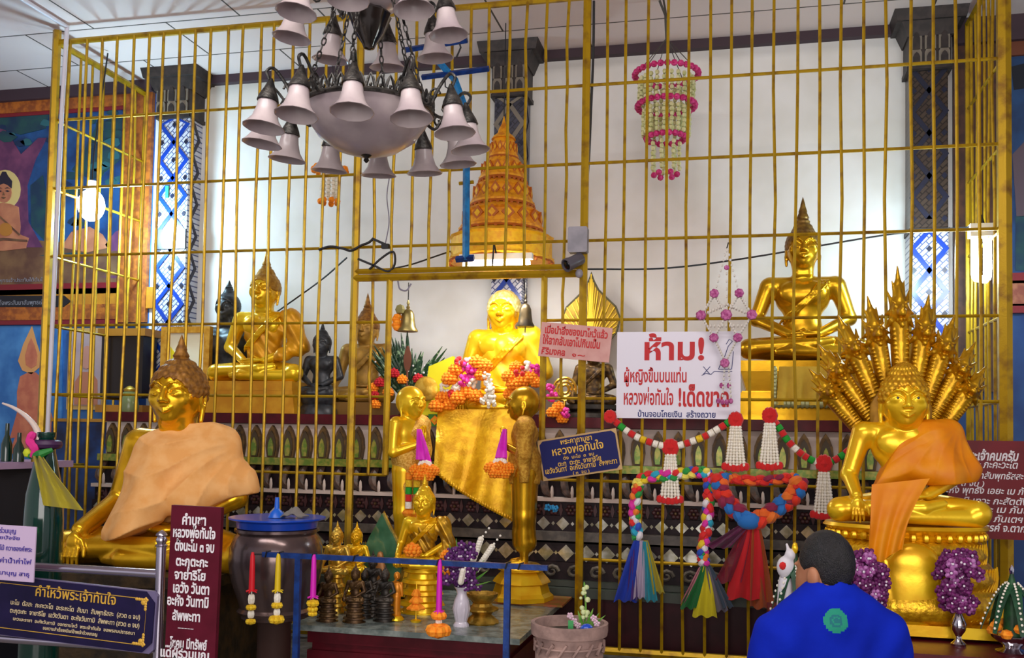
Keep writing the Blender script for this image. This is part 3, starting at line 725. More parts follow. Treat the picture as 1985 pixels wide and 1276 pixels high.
# bronze statue right of the gate
a_, s = buddha('seated_buddha_statue', 'small mottled bronze seated statue below the pink notice', 1150, 786, .62, .50, (mat('mottled_bronze', '#7a5e34', .45, .6, '#3a2c22', 30), BRONZE), 'mara', hz=200, hs=1.1, knee=92, sh=58, fin=40, fr=11, h=2.6)
z0 = A_TOP+.001-a_.location.z
MB().lathe([(.20, z0), (.19, z0*.7), (.15, z0*.5), (.19, -.03), (.19, 0)], 18, (0, -.06, 0), sy=.75).build('pedestal', BRONZE, a_)

# --- main statue inside the gate
mb_, s = buddha('seated_buddha_statue', 'bright gold leaf covered seated statue in the middle of the gate opening', 974, 800, .64, 1.03, (GOLDB, mat('pale_gilded_hair', '#d8c060', .4, .4, '#f0e0a0', 30, .2, 80)), 'mara', hz=193, hs=.98, knee=76, sh=54, fin=0, h=1.25, zfix=A_TOP+.02, ush=(5, 12, 35))
rp = [E((0, 2, 118), (53, 32, 40), 0), E((20, -20, 126), (27, 13, 22), 10), C((46, 2, 145), (54, 2, 142), 21, k=10), C((52, 2, 144), (76, 0, 82), 22, 20, 10), E((0, -2, 60), (42, 30, 44), 16)]
def post3(D, X, Y, Z):
    D = D+1.0*np.sin((X*.6+Z*.4)*.35)
    return np.maximum(np.maximum(D, -((X+12)*.7+(150-Z)*.55-6)), 34-Z)
link('robe', sdf_me('robe', rp, 1.5, 8, mat('yellow_silk', '#f0c010', .35, .35, '#f6d030', 10), s, post=post3, smooth=60, pad=3), mb_)
MB().box((0, -.03, -.012), (.62, .36, .016)).build('seat_mat', MAROON, mb_, 0)
# gold cloth thrown over the altar edge below it
CLOTH = mat('gold_lame_cloth', '#cf980a', .34, .5, '#eab81c', 14, .25, 60)
P0 = at(925, 800, .36)
ac = thing('altar_cloth', 'shiny gold cloth draped diagonally over the altar edge below the gate statue', 'cloth', P0)
def dr(u, v):   # v down, u across
    x_ = (849-8*v)+(153+22*v)*u; y_ = 794+((903+112*u**.75)-794)*v
    Yd = .345-.21*v-.030*math.sin(u*9+v*2.5)*(.2+v)-.016*math.sin(u*21+v*4)*v
    return at(x_, y_, Yd)-P0
m = MB().sheet(dr, 48, 36, th=.006)
a0 = at(848, 797, .34); a1 = at(1003, 797, .34)
m.sheet(lambda u, v: (a0[0]+(a1[0]-a0[0])*u-P0[0], .34+.16*v-.36, A_TOP+.006+.003*math.sin(u*9)-P0[2]), 14, 4, th=.004)
m.build('cloth', CLOTH, ac)
m = MB()
for i in range(38):
    u = i/37; q = dr(u, 1.0); m.ell((q[0], q[1], q[2]-.010), (.013, .006, .016), 6)
m.build('scalloped_fringe', CLOTH, ac)

# --- naga throne statue front right
nb, s = buddha('serpent_throne_statue', 'large gold statue with orange sash under a fan of nine serpent heads', 1752, 1012, -1.15, 1.20, (GOLDB, mat('gold_curls', '#c88e10', .35, .6, '#e0ac20', 30)), 'mara', hz=194, hs=1.17, knee=116, sh=64, fin=0, h=1.25, sash=False, open_eyes=True, amp=2.0)
ORAN = mat('orange_satin', '#d87c00', .5, 0, '#e28e06', 8, spec=.3)
rp = [E((0, 2, 118), (55, 32, 40), 0), E((0, 2, 62), (42, 31, 44), 18), C((0, 2, 147), (68, 2, 144), 21, k=14), C((66, 2, 143), (90, -4, 84), 22, 24, 10), C((90, -4, 86), (60, -34, 66), 22, 18, 12), C((44, -14, 138), (58, -28, 88), 23, 24, 16), C((20, -20, 110), (-44, -30, 62), 22, 16, 16), C((20, -34, 84), (58, -34, 78), 18, 20, 14)]
def post4(D, X, Y, Z):
    th = np.arctan2(158-Z, 82-X); rr = np.sqrt((82-X)**2+(158-Z)**2)
    D = D+np.clip((rr-12)*.04, 0, 2.2)*(np.abs(np.sin(th*9.5+np.sin(rr*.045)*.9))**.7-.5)
    return np.maximum(np.maximum(D, -((X+2)*.87+(150-Z)*.5-4)), 58+.09*X-Z)
link('sash', sdf_me('sash', rp, 1.4, 8, ORAN, s, post=post4, smooth=60, pad=3), nb)
b0_ = np.array(nb.location)
def flap(u, v):
    xa = 1690+(-6)*v; xb_ = 1802-52*v-10*math.sin(v*3)
    x_ = xa+(xb_-xa)*u; y_ = 940-12*u+(146+8*math.sin(u*5))*v
    d = -.52-.06*math.sin(min(v*1.6, 1)*PI/2)-.012*math.sin(u*16+v*3)*(.3+v)
    return at(x_, y_, -1.15+d*.72)-b0_
m = MB().sheet(flap, 30, 24, th=.007); m.build('sash_tail', ORAN, nb)
# eyes
m = MB()
for sx in (-1, 1): m.ell((13*1.17*s*sx, (-2-33.2*1.17)*s, (194+4*1.17)*s), (2.6*s, 1.6*s, 2.4*s), 8)
m.build('pupils', mat('dark_pupil', '#2a1408', .3), nb)
# lotus seat, coils, block
def ovl(prof, n=48, sy=.62, c=(0, -8*s, 0)): return dict(prof=[(r*s, z*s) for r, z in prof], n=n, c=c, sy=sy)
m = MB(); a = ovl([(100, -2), (122, -1), (126, -6), (118, -12), (112, -14), (118, -18), (110, -25), (90, -26)], sy=.66); m.lathe(a['prof'], a['n'], a['c'], 0, sy=a['sy'])
for i in range(40):
    q = 2*PI*i/40; m.ell((118*s*math.cos(q), -8*s+118*.66*s*math.sin(q), -18*s), (6*s, 6*s, 7*s), 6)
m.build('lotus_seat', GOLDB, nb)
m = MB()
for r, z, rad in ((112, -46, 24), (124, -82, 28), (132, -122, 30)):
    for k in range(1):
        pts = [((r-rad*.6)*s*math.cos(2*PI*i/56), -8*s+(r-rad*.6)*.66*s*math.sin(2*PI*i/56), (z+2*math.sin(i*.3))*s) for i in range(56)]
        m.tube(pts, rad*s, 14, closed=True)
m.lathe([(80*s, -150*s), (80*s, -20*s)], 24, (0, -8*s, 0), sy=.6)
coil = m.build('coiled_body', mat('scaled_gold', '#c9940f', .32, .6, '#e8b81c', 40, .7, 26), nb)
# diagonal scale ribs on the right of the coils and the smooth breast plate
for side in (-1, 1):
  m = MB()
  for (z, r) in ((-46, 120), (-82, 135), (-122, 144)):
    for i in range(34):
        q = -PI/2+ (-1.35+2.7*i/33)
        if abs(q+PI/2+.1) < .42 or (q+PI/2+.1)*side < 0: continue
        d = .10
        pts = [(r*s*math.cos(q+d*t), -8*s+r*.66*s*math.sin(q+d*t), (z+18*t)*s) for t in (-1, -.5, 0, .5, 1)]
        m.tube(pts, [1*s, 2.4*s, 3*s, 2.4*s, 1*s], 5)
  m.build('scale_ribs', GOLDB, nb)
sdfp = [E((-4, -96, -92), (46, 14, 66), 0), E((-4, -88, -50), (40, 18, 26), 10), C((36, -100, -50), (30, -104, -110), 4, 3, 3), C((-44, -98, -50), (-38, -104, -110), 4, 3, 3), C((46, -98, -110), (60, -96, -128), 4, 5, 4), C((-40, -100, -100), (-60, -96, -128), 5, 6, 4), E((-48, -98, -86), (12, 8, 22), 4)]
link('breast_plate', sdf_me('breast_plate', sdfp, 2.2, 6, GOLDB, s), nb)
zb2 = at(1752, 1222, -1.35)[2]-nb.location.z
m = MB().box((0, -8*s, (zb2-150*s)/2), (2*132*s, 1.66*110*s, -zb2-150*s), taper=.97); m.box((0, -8*s, zb2+.02), (2*140*s, 1.72*112*s, .05))
m.build('square_plinth', GOLDB, nb, 0)
# serpent hood: nine necks and heads, one shared mesh
NK = [C((0, 2, -10), (0, 2, 84), 9, 13, 6), C((0, 8, -10), (0, 6, 84), 11, 14, 6)]
for i in range(14): NK.append(C((-7.5-i*.25, -6.5, 2+i*5.6), (7.5+i*.25, -6.5, 2+i*5.6), 2.2, k=.5))
HD = [E((0, -2, 96), (15, 14, 17), 0), C((0, -8, 97), (0, -26, 93), 9, 6, 5), C((0, -12, 86), (0, -23, 79), 6, 4, 3), E((0, -22, 86.5), (7, 10, 3.2), 1.5, None, '-'),
      C((0, 0, 106), (0, 5, 128), 10, 7, 5), C((0, 4, 124), (0, 6, 152), 6.5, 1.2, 3), C((0, -7, 110), (0, -3, 126), 6, 1.6, 2), C((-10, 0, 104), (-16, 6, 122), 4.5, 1.2, 3), C((10, 0, 104), (16, 6, 122), 4.5, 1.2, 3), C((-6, 0, 116), (-9, 4, 134), 3.5, 1, 2), C((6, 0, 116), (9, 4, 134), 3.5, 1, 2),
      E((-7.5, -14.5, 101), 3.6, .8), E((7.5, -14.5, 101), 3.6, .8), C((0, -27, 96), (0, -31, 101), 3, 2, 2), C((-8, -12, 106), (-13, -10, 109), 2, 1.2, 1), C((8, -12, 106), (13, -10, 109), 2, 1.2, 1), C((-13, -3, 86), (-20, 2, 78), 5, 1.6, 3), C((13, -3, 86), (20, 2, 78), 5, 1.6, 3), C((-14, -2, 96), (-21, 4, 94), 4, 1.4, 2), C((14, -2, 96), (21, 4, 94), 4, 1.4, 2)]
NGOLD = mat('serpent_gold', '#b0800c', .32, .7, '#d8a418', 14, .2, 60)
neck_me = sdf_me('neck', NK, 1.2, 2, NGOLD, s); head_me = sdf_me('serpent_head', HD, 1.1, 2, NGOLD, s)
fan = [(1570, 716, 1672, 838), (1588, 668, 1690, 812), (1626, 612, 1706, 790), (1684, 575, 1725, 775), (1741, 518, 1748, 762), (1803, 572, 1772, 775), (1852, 612, 1790, 790), (1893, 664, 1806, 812), (1912, 712, 1822, 838)]
def rel(x, y, Y=-.98): return at(x, y, Y)-b0_
for i, (tx, ty, bx_, by_) in enumerate(fan):
    A = rel(bx_, by_); Bt = rel(tx, ty); d = Bt-A; L_ = math.hypot(d[0], d[2]); an = math.atan2(d[0], d[2])
    sc = L_/(150*s); M_ = T(A[0], A[1]+.015*(i % 2), A[2]) @ RY(an) @ SC(1.08, 1.2, sc)
    n_ = link('neck', neck_me, nb); n_.matrix_local = M_
    hd = link('serpent_head', head_me, n_)
    if i == 0: pass
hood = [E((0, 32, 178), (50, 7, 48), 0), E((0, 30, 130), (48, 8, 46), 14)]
link('hood', sdf_me('hood', hood, 2.4, 6, mat('shadowed_gold', '#8a6010', .45, .5, '#a87818', 12), s), nb)  # darker gold puts the shade between the necks into the colour

# --- standing disciples on the marble table
def disciple(nm, label, px, py, Y, ppu, rz, textured):
    P0 = at(px, py, Y); s = ppu*vpp(P0); P0[2] = TZ+.013+62*s
    r = thing(nm, label, 'statue', P0, (0, 0, rz))
    hz, hs = 300, .80
    P = [E((0, 0, 205), (30, 21, 30), 0), E((0, 0, 242), (34, 22, 32), 12), C((-30, 2, 262), (30, 2, 262), 12, k=10), C((0, 2, 262), (0, 0, 285), 12, 12, 6)]
    P += head_prims(hz, hs, -3) + [E((0, 0, hz+4), (26, 29, 30), 3)]
    for q in (-1, 1):
        P += [C((34*q, 2, 260), (40*q, 0, 205), 12, 9.5, 6), C((40*q, 0, 205), (6*q, -34, 222), 9, 6.5, 4), E((3.2*q, -40, 236), (3.2, 5.5, 11), 2)]
        for i in range(4): P.append(C((3*q, -42+i*2.6, 244), (2.4*q, -45+i*3, 258-abs(i-1.5)*2), 1.9, 1.4, .6))
        P.append(C((4*q, -36, 238), (3*q, -33, 248), 2.2, 1.6, 1))
        P += [C((13*q, 2, 170), (12*q, 2, 90), 20, 15, 10), C((12*q, 2, 90), (11*q, 4, 16), 14, 8, 8), C((11*q, 4, 8), (12*q, -18, 5), 8, 6, 4)]
        for i in range(5): P.append(C(((12+(i-2)*3)*q, -20, 4), ((12+(i-2)*3.4)*q, -27+abs(i-1.5), 3), 2.2, 1.8, .8))
    P += [C((0, 2, 192), (0, 3, 62), 28, 21, 10), C((0, 2, 60), (0, 4, 44), 22, 23, 4)]
    link('body', sdf_me('body', P, 1.4, 4, GOLDM if textured else GOLDB, s), r)
    G = 3
    Q = [E((0, 1, 205), (31+G, 22+G, 32), 0), C((0, 2, 190), (0, 3, 40), 31, 23, 10), C((30, 2, 262), (34, 2, 258), 13+G, k=8), C((34, 2, 260), (41, 0, 205), 13+G, 14, 8), E((4, 1, 244), (33+G, 22+G, 30), 10), C((41, 0, 208), (44, 4, 110), 12, 7, 10)]
    def po(D, X, Y, Z):
        D = D+.9*np.sin((X*.5+Z*.5)*.32+Y*.1)
        return np.maximum(np.maximum(D, -((X+10)*.8+(262-Z)*.5-6)), (150 if textured else 112)-Z+.12*X)
    link('robe', sdf_me('robe', Q, 1.8, 6, mat('stamped_gold_robe', '#b8801c', .45, .5, '#d8a83c', 60, .6, 200) if textured else mat('gold_sequin_robe', '#c8922a', .4, .5, '#e8c060', 90, .5, 220), s, post=po, smooth=60, pad=2), r)
    m = MB(); b = 46
    m.lathe([(.92*b*s, 0), (.98*b*s, -8*s), (.8*b*s, -10*s)], 8); m.lathe([(.80*b*s, -9*s), (1.1*b*s, -24*s), (1.18*b*s, -30*s), (1.05*b*s, -33*s), (1.15*b*s, -48*s), (1.30*b*s, -54*s), (1.30*b*s, -62*s)], 8)
    m.lathe([(30*s, 4*s), (34*s, 2*s), (44*s, -4*s), (42*s, -6*s)], 24)
    m.build('octagonal_base', GOLDB, r, 30)
    return r, s
TZ = .575
def tabY(x, y): # depth at which photo point lies on the table top
    lo, hi = -3., 0.
    for _ in range(40):
        mid = (lo+hi)/2
        if at(x, y, mid)[2] < TZ: hi = mid
        else: lo = mid
    return hi
dr_, s = disciple('standing_disciple_statue', 'standing gold disciple with folded hands facing left on an octagonal gold base', 1012, 1084, tabY(1003, 1146)-.13, 1.04, math.radians(-78), True)
dl_, s2 = disciple('standing_disciple_statue', 'standing gold disciple with folded hands facing right beside the left gate post', 788, 1075, tabY(1003, 1140)-.12, 1.01, math.radians(62), False)

# --- the kneeling man in the foreground
SKIN = mat('skin', '#a86e4c', .55, 0, '#b47a58', 12)
HAIR = mat('black_hair', '#0b0a0c', .45, 0, '#1a181c', 60, .6, 300)
Ym = -2.86; Pm = at(1606, 1028, Ym); k_ = Pm[2]/122.
man = thing('person', 'man with short black hair in a royal blue shirt kneeling with his back turned', 'person', (Pm[0], Pm[1], 0), (0, 0, math.radians(180+20)))
hp = [E((0, -2, 112), (6.9, 9.2, 11.2), 0), E((0, -4.5, 105.5), (6.2, 7.2, 7), 3), C((0, -11.3, 113), (0, -12.4, 109), 1, 1.4, 1), E((0, -10, 104.6), (2.6, 1.6, 1.0), 1), E((-3.2, -10.2, 113), (1.6, 1, .8), .6), E((3.2, -10.2, 113), (1.6, 1, .8), .6), C((0, -9, 100), (0, -8, 101), 2, 2, 2),
      E((-7.5, .2, 110), (1.5, 2.4, 3.4), .6), E((7.5, .2, 110), (1.5, 2.4, 3.4), .6), C((0, 1, 104), (0, 2, 94), 5.6, 6.4, 3), E((0, 1, 86), (13, 8.5, 16), 4), E((0, 1, 62), (13.5, 8.5, 18), 6), E((0, 1, 46), (14.5, 9.5, 10), 6)]
for q in (-1, 1):
    hp += [C((15*q, 2, 91), (21*q, 1, 68), 5.2, 4.4, 4), C((21*q, 1, 68), (8*q, -20, 80), 4.2, 3, 2), E((2.0*q, -24, 86), (1.6, 3.4, 6), 1.5)]
    for i in range(4): hp.append(C((1.4*q, -26+i*1.8, 90), (1.1*q, -26.5+i*1.9, 98-abs(i-1.6)*1.2), .95, .75, .3))
    hp.append(C((2.4*q, -22.5, 86), (2*q, -20.4, 92), 1.1, .85, .5))
    hp += [C((9*q, 0, 44), (10*q, -10, 7), 8.5, 6.2, 4), C((10*q, -10, 7), (9*q, 30, 5), 5.6, 4, 3), C((9*q, 30, 5), (9*q, 42, 3), 3.4, 2.6, 2)]
def turn(P, a):
    R = RZ(a); out = []
    for p in P:
        if p[0] == 'c': out.append((p[0], np.array(R @ Vector(p[1])), np.array(R @ Vector(p[2])))+p[3:])
        else: out.append((p[0], np.array(R @ Vector(p[1])), p[2], p[3], (R if p[4] is None else R @ p[4]))+p[5:])
    return out
def shrink(P, f, o):
    out = []; o = np.array(o)
    for p in P:
        if p[0] == 'c': out.append((p[0], o+(p[1]-o)*f, o+(p[2]-o)*f, (p[3][0]*f, p[3][1]*f))+p[4:])
        else: out.append((p[0], o+(p[1]-o)*f, p[2]*f)+p[3:])
    return out
hp = shrink(turn(hp[:11], math.radians(24)), .88, (0, 0, 100))+hp[11:]
link('body', sdf_me('body', hp, .55, 2, SKIN, k_), man)
hr = [E((0, -.6, 114.2), (7.5, 9.9, 10.9), 0), E((0, -9.5, 105), (9.5, 7.2, 9.5), 1.2, None, '-'), B((0, -6, 98), (12, 20, 6), 0, 1.2, None, '-'), E((-8.6, -1, 109), (3, 4, 4.5), 1, None, '-'), E((8.6, -1, 109), (3, 4, 4.5), 1, None, '-')]
hr = shrink(turn(hr, math.radians(24)), .88, (0, 0, 100))
link('hair', sdf_me('hair', hr, .4, 1, HAIR, k_, post=lambda D, X, Y, Z: D+.12*np.sin(X*4+np.sin(Z*2))*np.sin(Z*2.4+Y*2.2), pad=.6), man)
SHIRT = mat('royal_blue_cotton', '#0620a2', .85, 0, '#0826b2', 5, .1, 60, spec=.15); SH2 = mat('green_print', '#128a70', .8); SH3 = mat('dark_green_print', '#0c6a70', .8)
sp_ = [E((0, 1, 84), (16.2, 11, 19.5), 0), E((0, 1, 60), (17, 12, 20), 6), E((0, 1, 47), (17.5, 12.5, 11), 6), C((0, 1.5, 97), (0, 2, 104), 9.5, 6.8, 4)]
for q in (-1, 1): sp_ += [C((8*q, 2, 98.5), (15.5*q, 2, 91.5), 6, 6.4, 6), C((15.5*q, 2, 91.5), (22*q, 1, 70), 6.6, 7.0, 5)]
sp_ += [C((0, 1, 102), (0, .4, 112), 6, 6, 1, '-')]
def pos(D, X, Y, Z):
    D = D+.25*np.sin((X*.8+Z*.5)*.5)*np.sin(Z*.12+X*.2)+.18*np.sin(Z*.5-np.abs(X)*.6)
    ar = 72+.14*(np.abs(X)-20)
    return np.maximum(np.maximum(D, np.where(np.abs(X) > 18, ar-Z, -1)), 38-Z)
def mf(c):
    d = np.hypot(c[:, 0]-2.6, c[:, 2]-98.); r = np.zeros(len(c)); b = (c[:, 1] > 0)
    r[(d < 3.3) & b] = 1; r[(d < 1.8) & b & (d > 1.2)] = 2; r[(d < .8) & b] = 2
    return r
link('shirt', sdf_me('shirt', sp_, .55, 3, [SHIRT, SH2, SH3], k_, post=pos, matf=mf, smooth=70, pad=1), man)
tr = []
for q in (-1, 1): tr += [C((9*q, 0, 44), (10*q, -10, 8.5), 9.6, 7.6, 4), C((10*q, -10, 7.6), (9*q, 28, 6.4), 7, 5.6, 3)]
link('trousers', sdf_me('trousers', tr+[E((0, 1, 44), (16.8, 12, 11), 5)], .8, 3, mat('dark_trousers', '#1c1e26', .8), k_, post=lambda D, X, Y, Z: np.maximum(D, .3-Z)), man)
# ------------------------------------------------------------------ chandelier
GLASSF = mat('frosted_glass', '#ab9ca0', .34, 0, '#c2b4b4', 7, coat=.25); DMET = mat('dark_pewter', '#2c2b2a', .35, .7, '#55524e', 30, .2, 100)
Pc = at(712, 238, -2.45); mp_ = vpp(Pc)
ch = thing('chandelier', 'two tier chandelier with frosted bell shades hanging in front of the cage', 'chandelier', Pc)
MB().lathe([(.008, -.135), (.05, -.132), (.13, -.105), (.20, -.055), (.245, .01), (.262, .045), (.255, .05), (.24, .04), (.19, -.03), (.1, -.09), (.0, -.11)], 40).build('bowl', GLASSF, ch)
MB().lathe([(.003, -.165), (.012, -.155), (.008, -.145), (.022, -.135), (.02, -.128)], 14).build('bowl_finial', DMET, ch)
m = MB()
for i in range(44):
    q = 2*PI*i/44; M_ = RZ(q)
    m.tube([(.262, -.018*math.cos(0), .05) , (.266, -.010, .085), (.264, 0, .105), (.266, .010, .085), (.262, .018, .05)], .006, 5, M=M_)
    m.ell(tuple(M_ @ Vector((.265, 0, .062))), .008, 6)
m.tube([(.264*math.cos(2*PI*i/40), .264*math.sin(2*PI*i/40), .045) for i in range(40)], .010, 6, closed=True)
m.build('filigree_rim', DMET, ch)
SHP = [(.030, 0), (.036, -.02), (.040, -.05), (.050, -.085), (.066, -.108), (.080, -.122), (.077, -.123), (.060, -.104), (.046, -.082), (.036, -.05), (.030, -.01)]
shade_me = None
def shade_at(nm, ang, R, z, par, arm_from):
    global shade_me
    if shade_me is None:
        shade_me = MB().lathe(SHP, 22, wav=11, wamp=.012).build('tmp_shade', GLASSF); d = shade_me.data; bpy.data.objects.remove(shade_me); shade_me = d
        b = MB().lathe([(.006, .075), (.012, .062), (.022, .035), (.036, .005), (.042, -.016), (.036, -.018), (.02, .0)], 16).build('tmp_cap', DMET); globals()['cap_me'] = b.data; bpy.data.objects.remove(b)
    o = link('shade', shade_me, par); o.location = (R*math.cos(ang), R*math.sin(ang), z); o.rotation_euler = (0, math.radians(-7), ang)
    c = link('cap', globals()['cap_me'], o)
    a0 = arm_from
    pts = curve([(a0[0], 0, a0[1]), (a0[0]+.05, 0, a0[1]-.02), (R-.07, 0, z+.06), (R-.02, 0, z+.115), (R+.01, 0, z+.10), (R, 0, z+.07)], 16)
    m = MB(RZ(ang)); m.tube(pts, .0065, 6)
    sc_ = [(R-.085+.028*(1-t/12)*math.cos(t*.8), 0, z+.045+.03*(1-t/12)*math.sin(t*.8)) for t in range(11)]; m.tube(sc_, .005, 5)
    m.build('arm', DMET, par)
for k in range(12): shade_at('lower', math.radians(15+30*k), .405, .02, ch, (.255, .05))
UZ = at(712, 62, -2.45)[2]-Pc[2]
for k in range(8): shade_at('upper', math.radians(8+45*k), .31, UZ+.10, ch, (.10, UZ+.20))
MB().lathe([(.004, UZ-.075), (.02, UZ-.07), (.028, UZ-.05), (.055, UZ-.01), (.075, UZ+.045), (.085, UZ+.07), (.07, UZ+.085), (.05, UZ+.09)], 22, wav=11, wamp=.05).build('center_urn', mat('polished_pewter', '#4a4440', .16, .95), ch)
MB().lathe([(.03, UZ+.085), (.11, UZ+.11), (.17, UZ+.17), (.19, UZ+.22), (.182, UZ+.222), (.1, UZ+.14), (.03, UZ+.10)], 32).build('upper_bowl', GLASSF, ch)
def chain(a, b):
    m = MB(); a, b = Vector(a), Vector(b); n = max(3, int((b-a).length/.028)); d = (b-a).normalized()
    M0 = d.to_track_quat('Z', 'X').to_matrix().to_4x4()
    for i in range(n):
        c = a.lerp(b, (i+.5)/n); M_ = T(c) @ M0 @ RZ(PI/2*(i % 2))
        m.tube([(.008*math.cos(2*PI*j/8), 0, .018*math.sin(2*PI*j/8)) for j in range(8)], .0032, 5, closed=True, M=M_)
    return m.build('chain', DMET, ch)
for q in (35, 95, 155, 215, 275, 335):
    q = math.radians(q); chain((.255*math.cos(q), .255*math.sin(q), .06), (.12*math.cos(q), .12*math.sin(q), UZ+.14))
MB().tube([(0, 0, UZ+.1), (0, 0, CEIL-Pc[2]-.06)], .014, 10).build('rod', DMET, ch)
MB().lathe([(.02, -.07), (.06, -.05), (.09, -.01), (.09, 0)], 20, (0, 0, CEIL-Pc[2])).build('canopy', DMET, ch)

# ------------------------------------------------------------------ tiered ceremonial umbrella
GCL = mat('gold_brocade', '#f0a40e', .6, .1, '#d8820c', 24, .1, 80, lo=.45, hi=.6); GCLY = mat('bright_brocade', '#f2bc14', .55, .2, '#e8a010', 30)
Yu = .53; Pu = at(972, 500, Yu); v_ = vpp(Pu)
um = thing('tiered_umbrella', 'tall gold tiered ceremonial umbrella hanging above the gate statue', 'umbrella', (Pu[0], Yu, A_TOP))
z0 = Pu[2]-A_TOP
m_ = lambda y: z0+(500-y)*v_
for i, (yb_, yt, r0, r1, mt) in enumerate(((512, 452, 101, 97, GCLY), (452, 402, 82, 72, GCL), (402, 352, 62, 52, GCL), (352, 308, 46, 38, GCL), (308, 268, 29, 24, GCL))):
    m = MB(); m.lathe([(r0*v_*.96, m_(yb_)), (r0*v_, m_(yb_)), (r0*v_*1.02, m_(yb_-7)), (r0*v_*.97, m_(yb_-9)), (r1*v_, m_(yt+16)), (r1*v_*1.05, m_(yt+12)), (r1*v_*.8, m_(yt)), (r1*v_*.3, m_(yt-3))], 40, wav=20, wamp=.012)
    t = m.build('tier', mt, um)
    m = MB()
    for j in range(30):
        q = 2*PI*j/30; m.ell((r0*v_*1.0*math.cos(q), r0*v_*math.sin(q), m_(yb_+2)), (.012, .012, .016), 5)
    m.tube([(r0*v_*math.cos(2*PI*j/40), r0*v_*math.sin(2*PI*j/40), m_(yb_-1)) for j in range(40)], .009, 5, closed=True)
    m.build('fringe', mat('red_gold_fringe', '#b05a10', .6), t)
    if i:
        m = MB(); n = 16
        for j in range(n):
            q = 2*PI*j/n
            for dz, sc_ in ((.5, 1.), (.5, .55)):
                rr = (r0+(r1-r0)*dz)*v_+.002*(2 if sc_ < 1 else 1); zc = m_(yb_+(yt-yb_)*dz); hw = rr*2*PI/n*.42*sc_; hh = (yb_-yt)*v_*.28*sc_
                M_ = RZ(q+PI/2) ; m.prism([(-hw, zc), (0, zc-hh), (hw, zc), (0, zc+hh)], -rr-.0015, -rr+.02, 0 if sc_ == 1 else 1, M=M_)
        m.build('brocade_motif', [mat('brocade_orange', '#b85e0c', .6), GCLY], t)
MB().lathe([(24*v_, m_(268)), (20*v_, m_(262)), (12*v_, m_(256)), (10*v_, m_(248)), (4*v_, m_(236)), (1*v_, m_(222))], 20).build('finial', GCL, um)
MB().tube([(0, .0, m_(226)), (0, 0, CEIL-A_TOP-.004)], .004, 6).build('hanging_cord', BLACKW, um)

# ------------------------------------------------------------------ blue steel bracket pole
def pxpt(x, y, Y, o): return tuple(at(x, y, Y)-np.array(o))
Pb = at(903, 505, -.10)
bk = thing('ceiling_bracket', 'blue painted steel pole with slanted arms fixed in front of the cage', 'bracket', Pb)
bb = lambda nm, pts, r, mt=BLUEST: MB().tube([pxpt(x, y, Y, Pb) for x, y, Y in pts], r, 4).build(nm, mt, bk, 0)
LB = mat('light_blue_paint', '#1a7ab8', .4, .1, '#12588c', 20)
bb('pole', [(905, 215, -.10), (903, 505, -.10)], .024, LB); bb('slanted_arm', [(842, 110, -.14), (882, 155, -.12), (905, 218, -.10)], .022, LB)
bb('cross_arm', [(785, 97, -.13), (906, 78, -.13)], .020); bb('cross_arm', [(818, 150, -.13), (948, 133, -.13)], .020); bb('foot_plate', [(884, 503, -.10), (919, 500, -.10)], .022)
m = MB()
m.tube([pxpt(890, 356, -.08, Pb), pxpt(918, 353, -.08, Pb)], .012, 6); m.build('clamp', CAGEP, bk)
m = MB()
m.tube([pxpt(x, y, -.13, Pb) for x, y in ((890, 82), (893, 92), (888, 104), (884, 112))], .006, 5); m.tube([pxpt(862, 145, -.13, Pb), pxpt(863, 168, -.13, Pb), pxpt(870, 172, -.13, Pb)], .005, 5)
m.build('hook', BLACKW, bk)

# ------------------------------------------------------------------ hanging flower mobiles
BEADG = mat('cream_bead', '#d8d2a0', .6, 0, '#b8bc7c', 40); PINKD = mat('deep_pink_rosette', '#b8145e', .7, 0, '#e0408c', 40)
def rosettes(m, R, z, n, r, jit=.0, mi=0, sy=1.):
    for i in range(n):
        q = 2*PI*i/n; c = (R*math.cos(q), R*sy*math.sin(q), z+random.uniform(-jit, jit))
        m.ell(c, r, 6, mi); m.ell((c[0], c[1]-r*.7, c[2]), r*.6, 5, mi)
def beads(m, x, y, z0, z1, r, mi=0, st=None):
    n = max(2, int((z0-z1)/(st or r*1.9)))
    for i in range(n): m.ell((x+random.uniform(-.15, .15)*r, y, z0+(z1-z0)*(i+.5)/n), (r, r, r*1.15), 5, mi, m=4)
Pg = at(1292, 145, .38); g_ = vpp(Pg)
hm = thing('hanging_flower_mobile', 'large round hanging mobile of cream bead strings and pink rosettes', 'garland', Pg)
rings = [(61, 0, 30), (55, -62, 28), (37, -125, 19)]
for i, (R, z, n) in enumerate(rings):
    m = MB(); rosettes(m, R*g_, z*g_, n, .023); m.tube([(R*g_*math.cos(2*PI*j/24), R*g_*math.sin(2*PI*j/24), z*g_) for j in range(24)], .008, 5, closed=True)
    m.build('rosette_ring', PINKD, hm)
for (R, z0_, z1_, n) in ((52, -8, -58, 24), (44, -68, -122, 20), (26, -132, -190, 7)):
    for j in range(n):
        q = 2*PI*j/n; m = MB(); beads(m, R*g_*math.cos(q), R*g_*math.sin(q), z0_*g_, z1_*g_, .016); m.build('bead_strand', BEADG, hm)
m = MB(); rosettes(m, 22*g_, -196*g_, 6, .022); m.build('rosette_tips', PINKD, hm)
m = MB(); top = tuple(at(1284, 30, .38)-Pg)
for j in range(6):
    q = 2*PI*j/6; m.tube([(60*g_*math.cos(q), 60*g_*math.sin(q), .01), (top[0]+.03, top[1], top[2]-.16)], .003, 4)
m.tube([(top[0]+.03, top[1], top[2]-.18), (top[0]+.02, top[1], top[2]), (top[0]-.02, top[1], CEIL-Pg[2]-.005)], .009, 6); m.tube([(0, 0, .1), (top[0]+.04, top[1], top[2]-.1)], .006, 5)
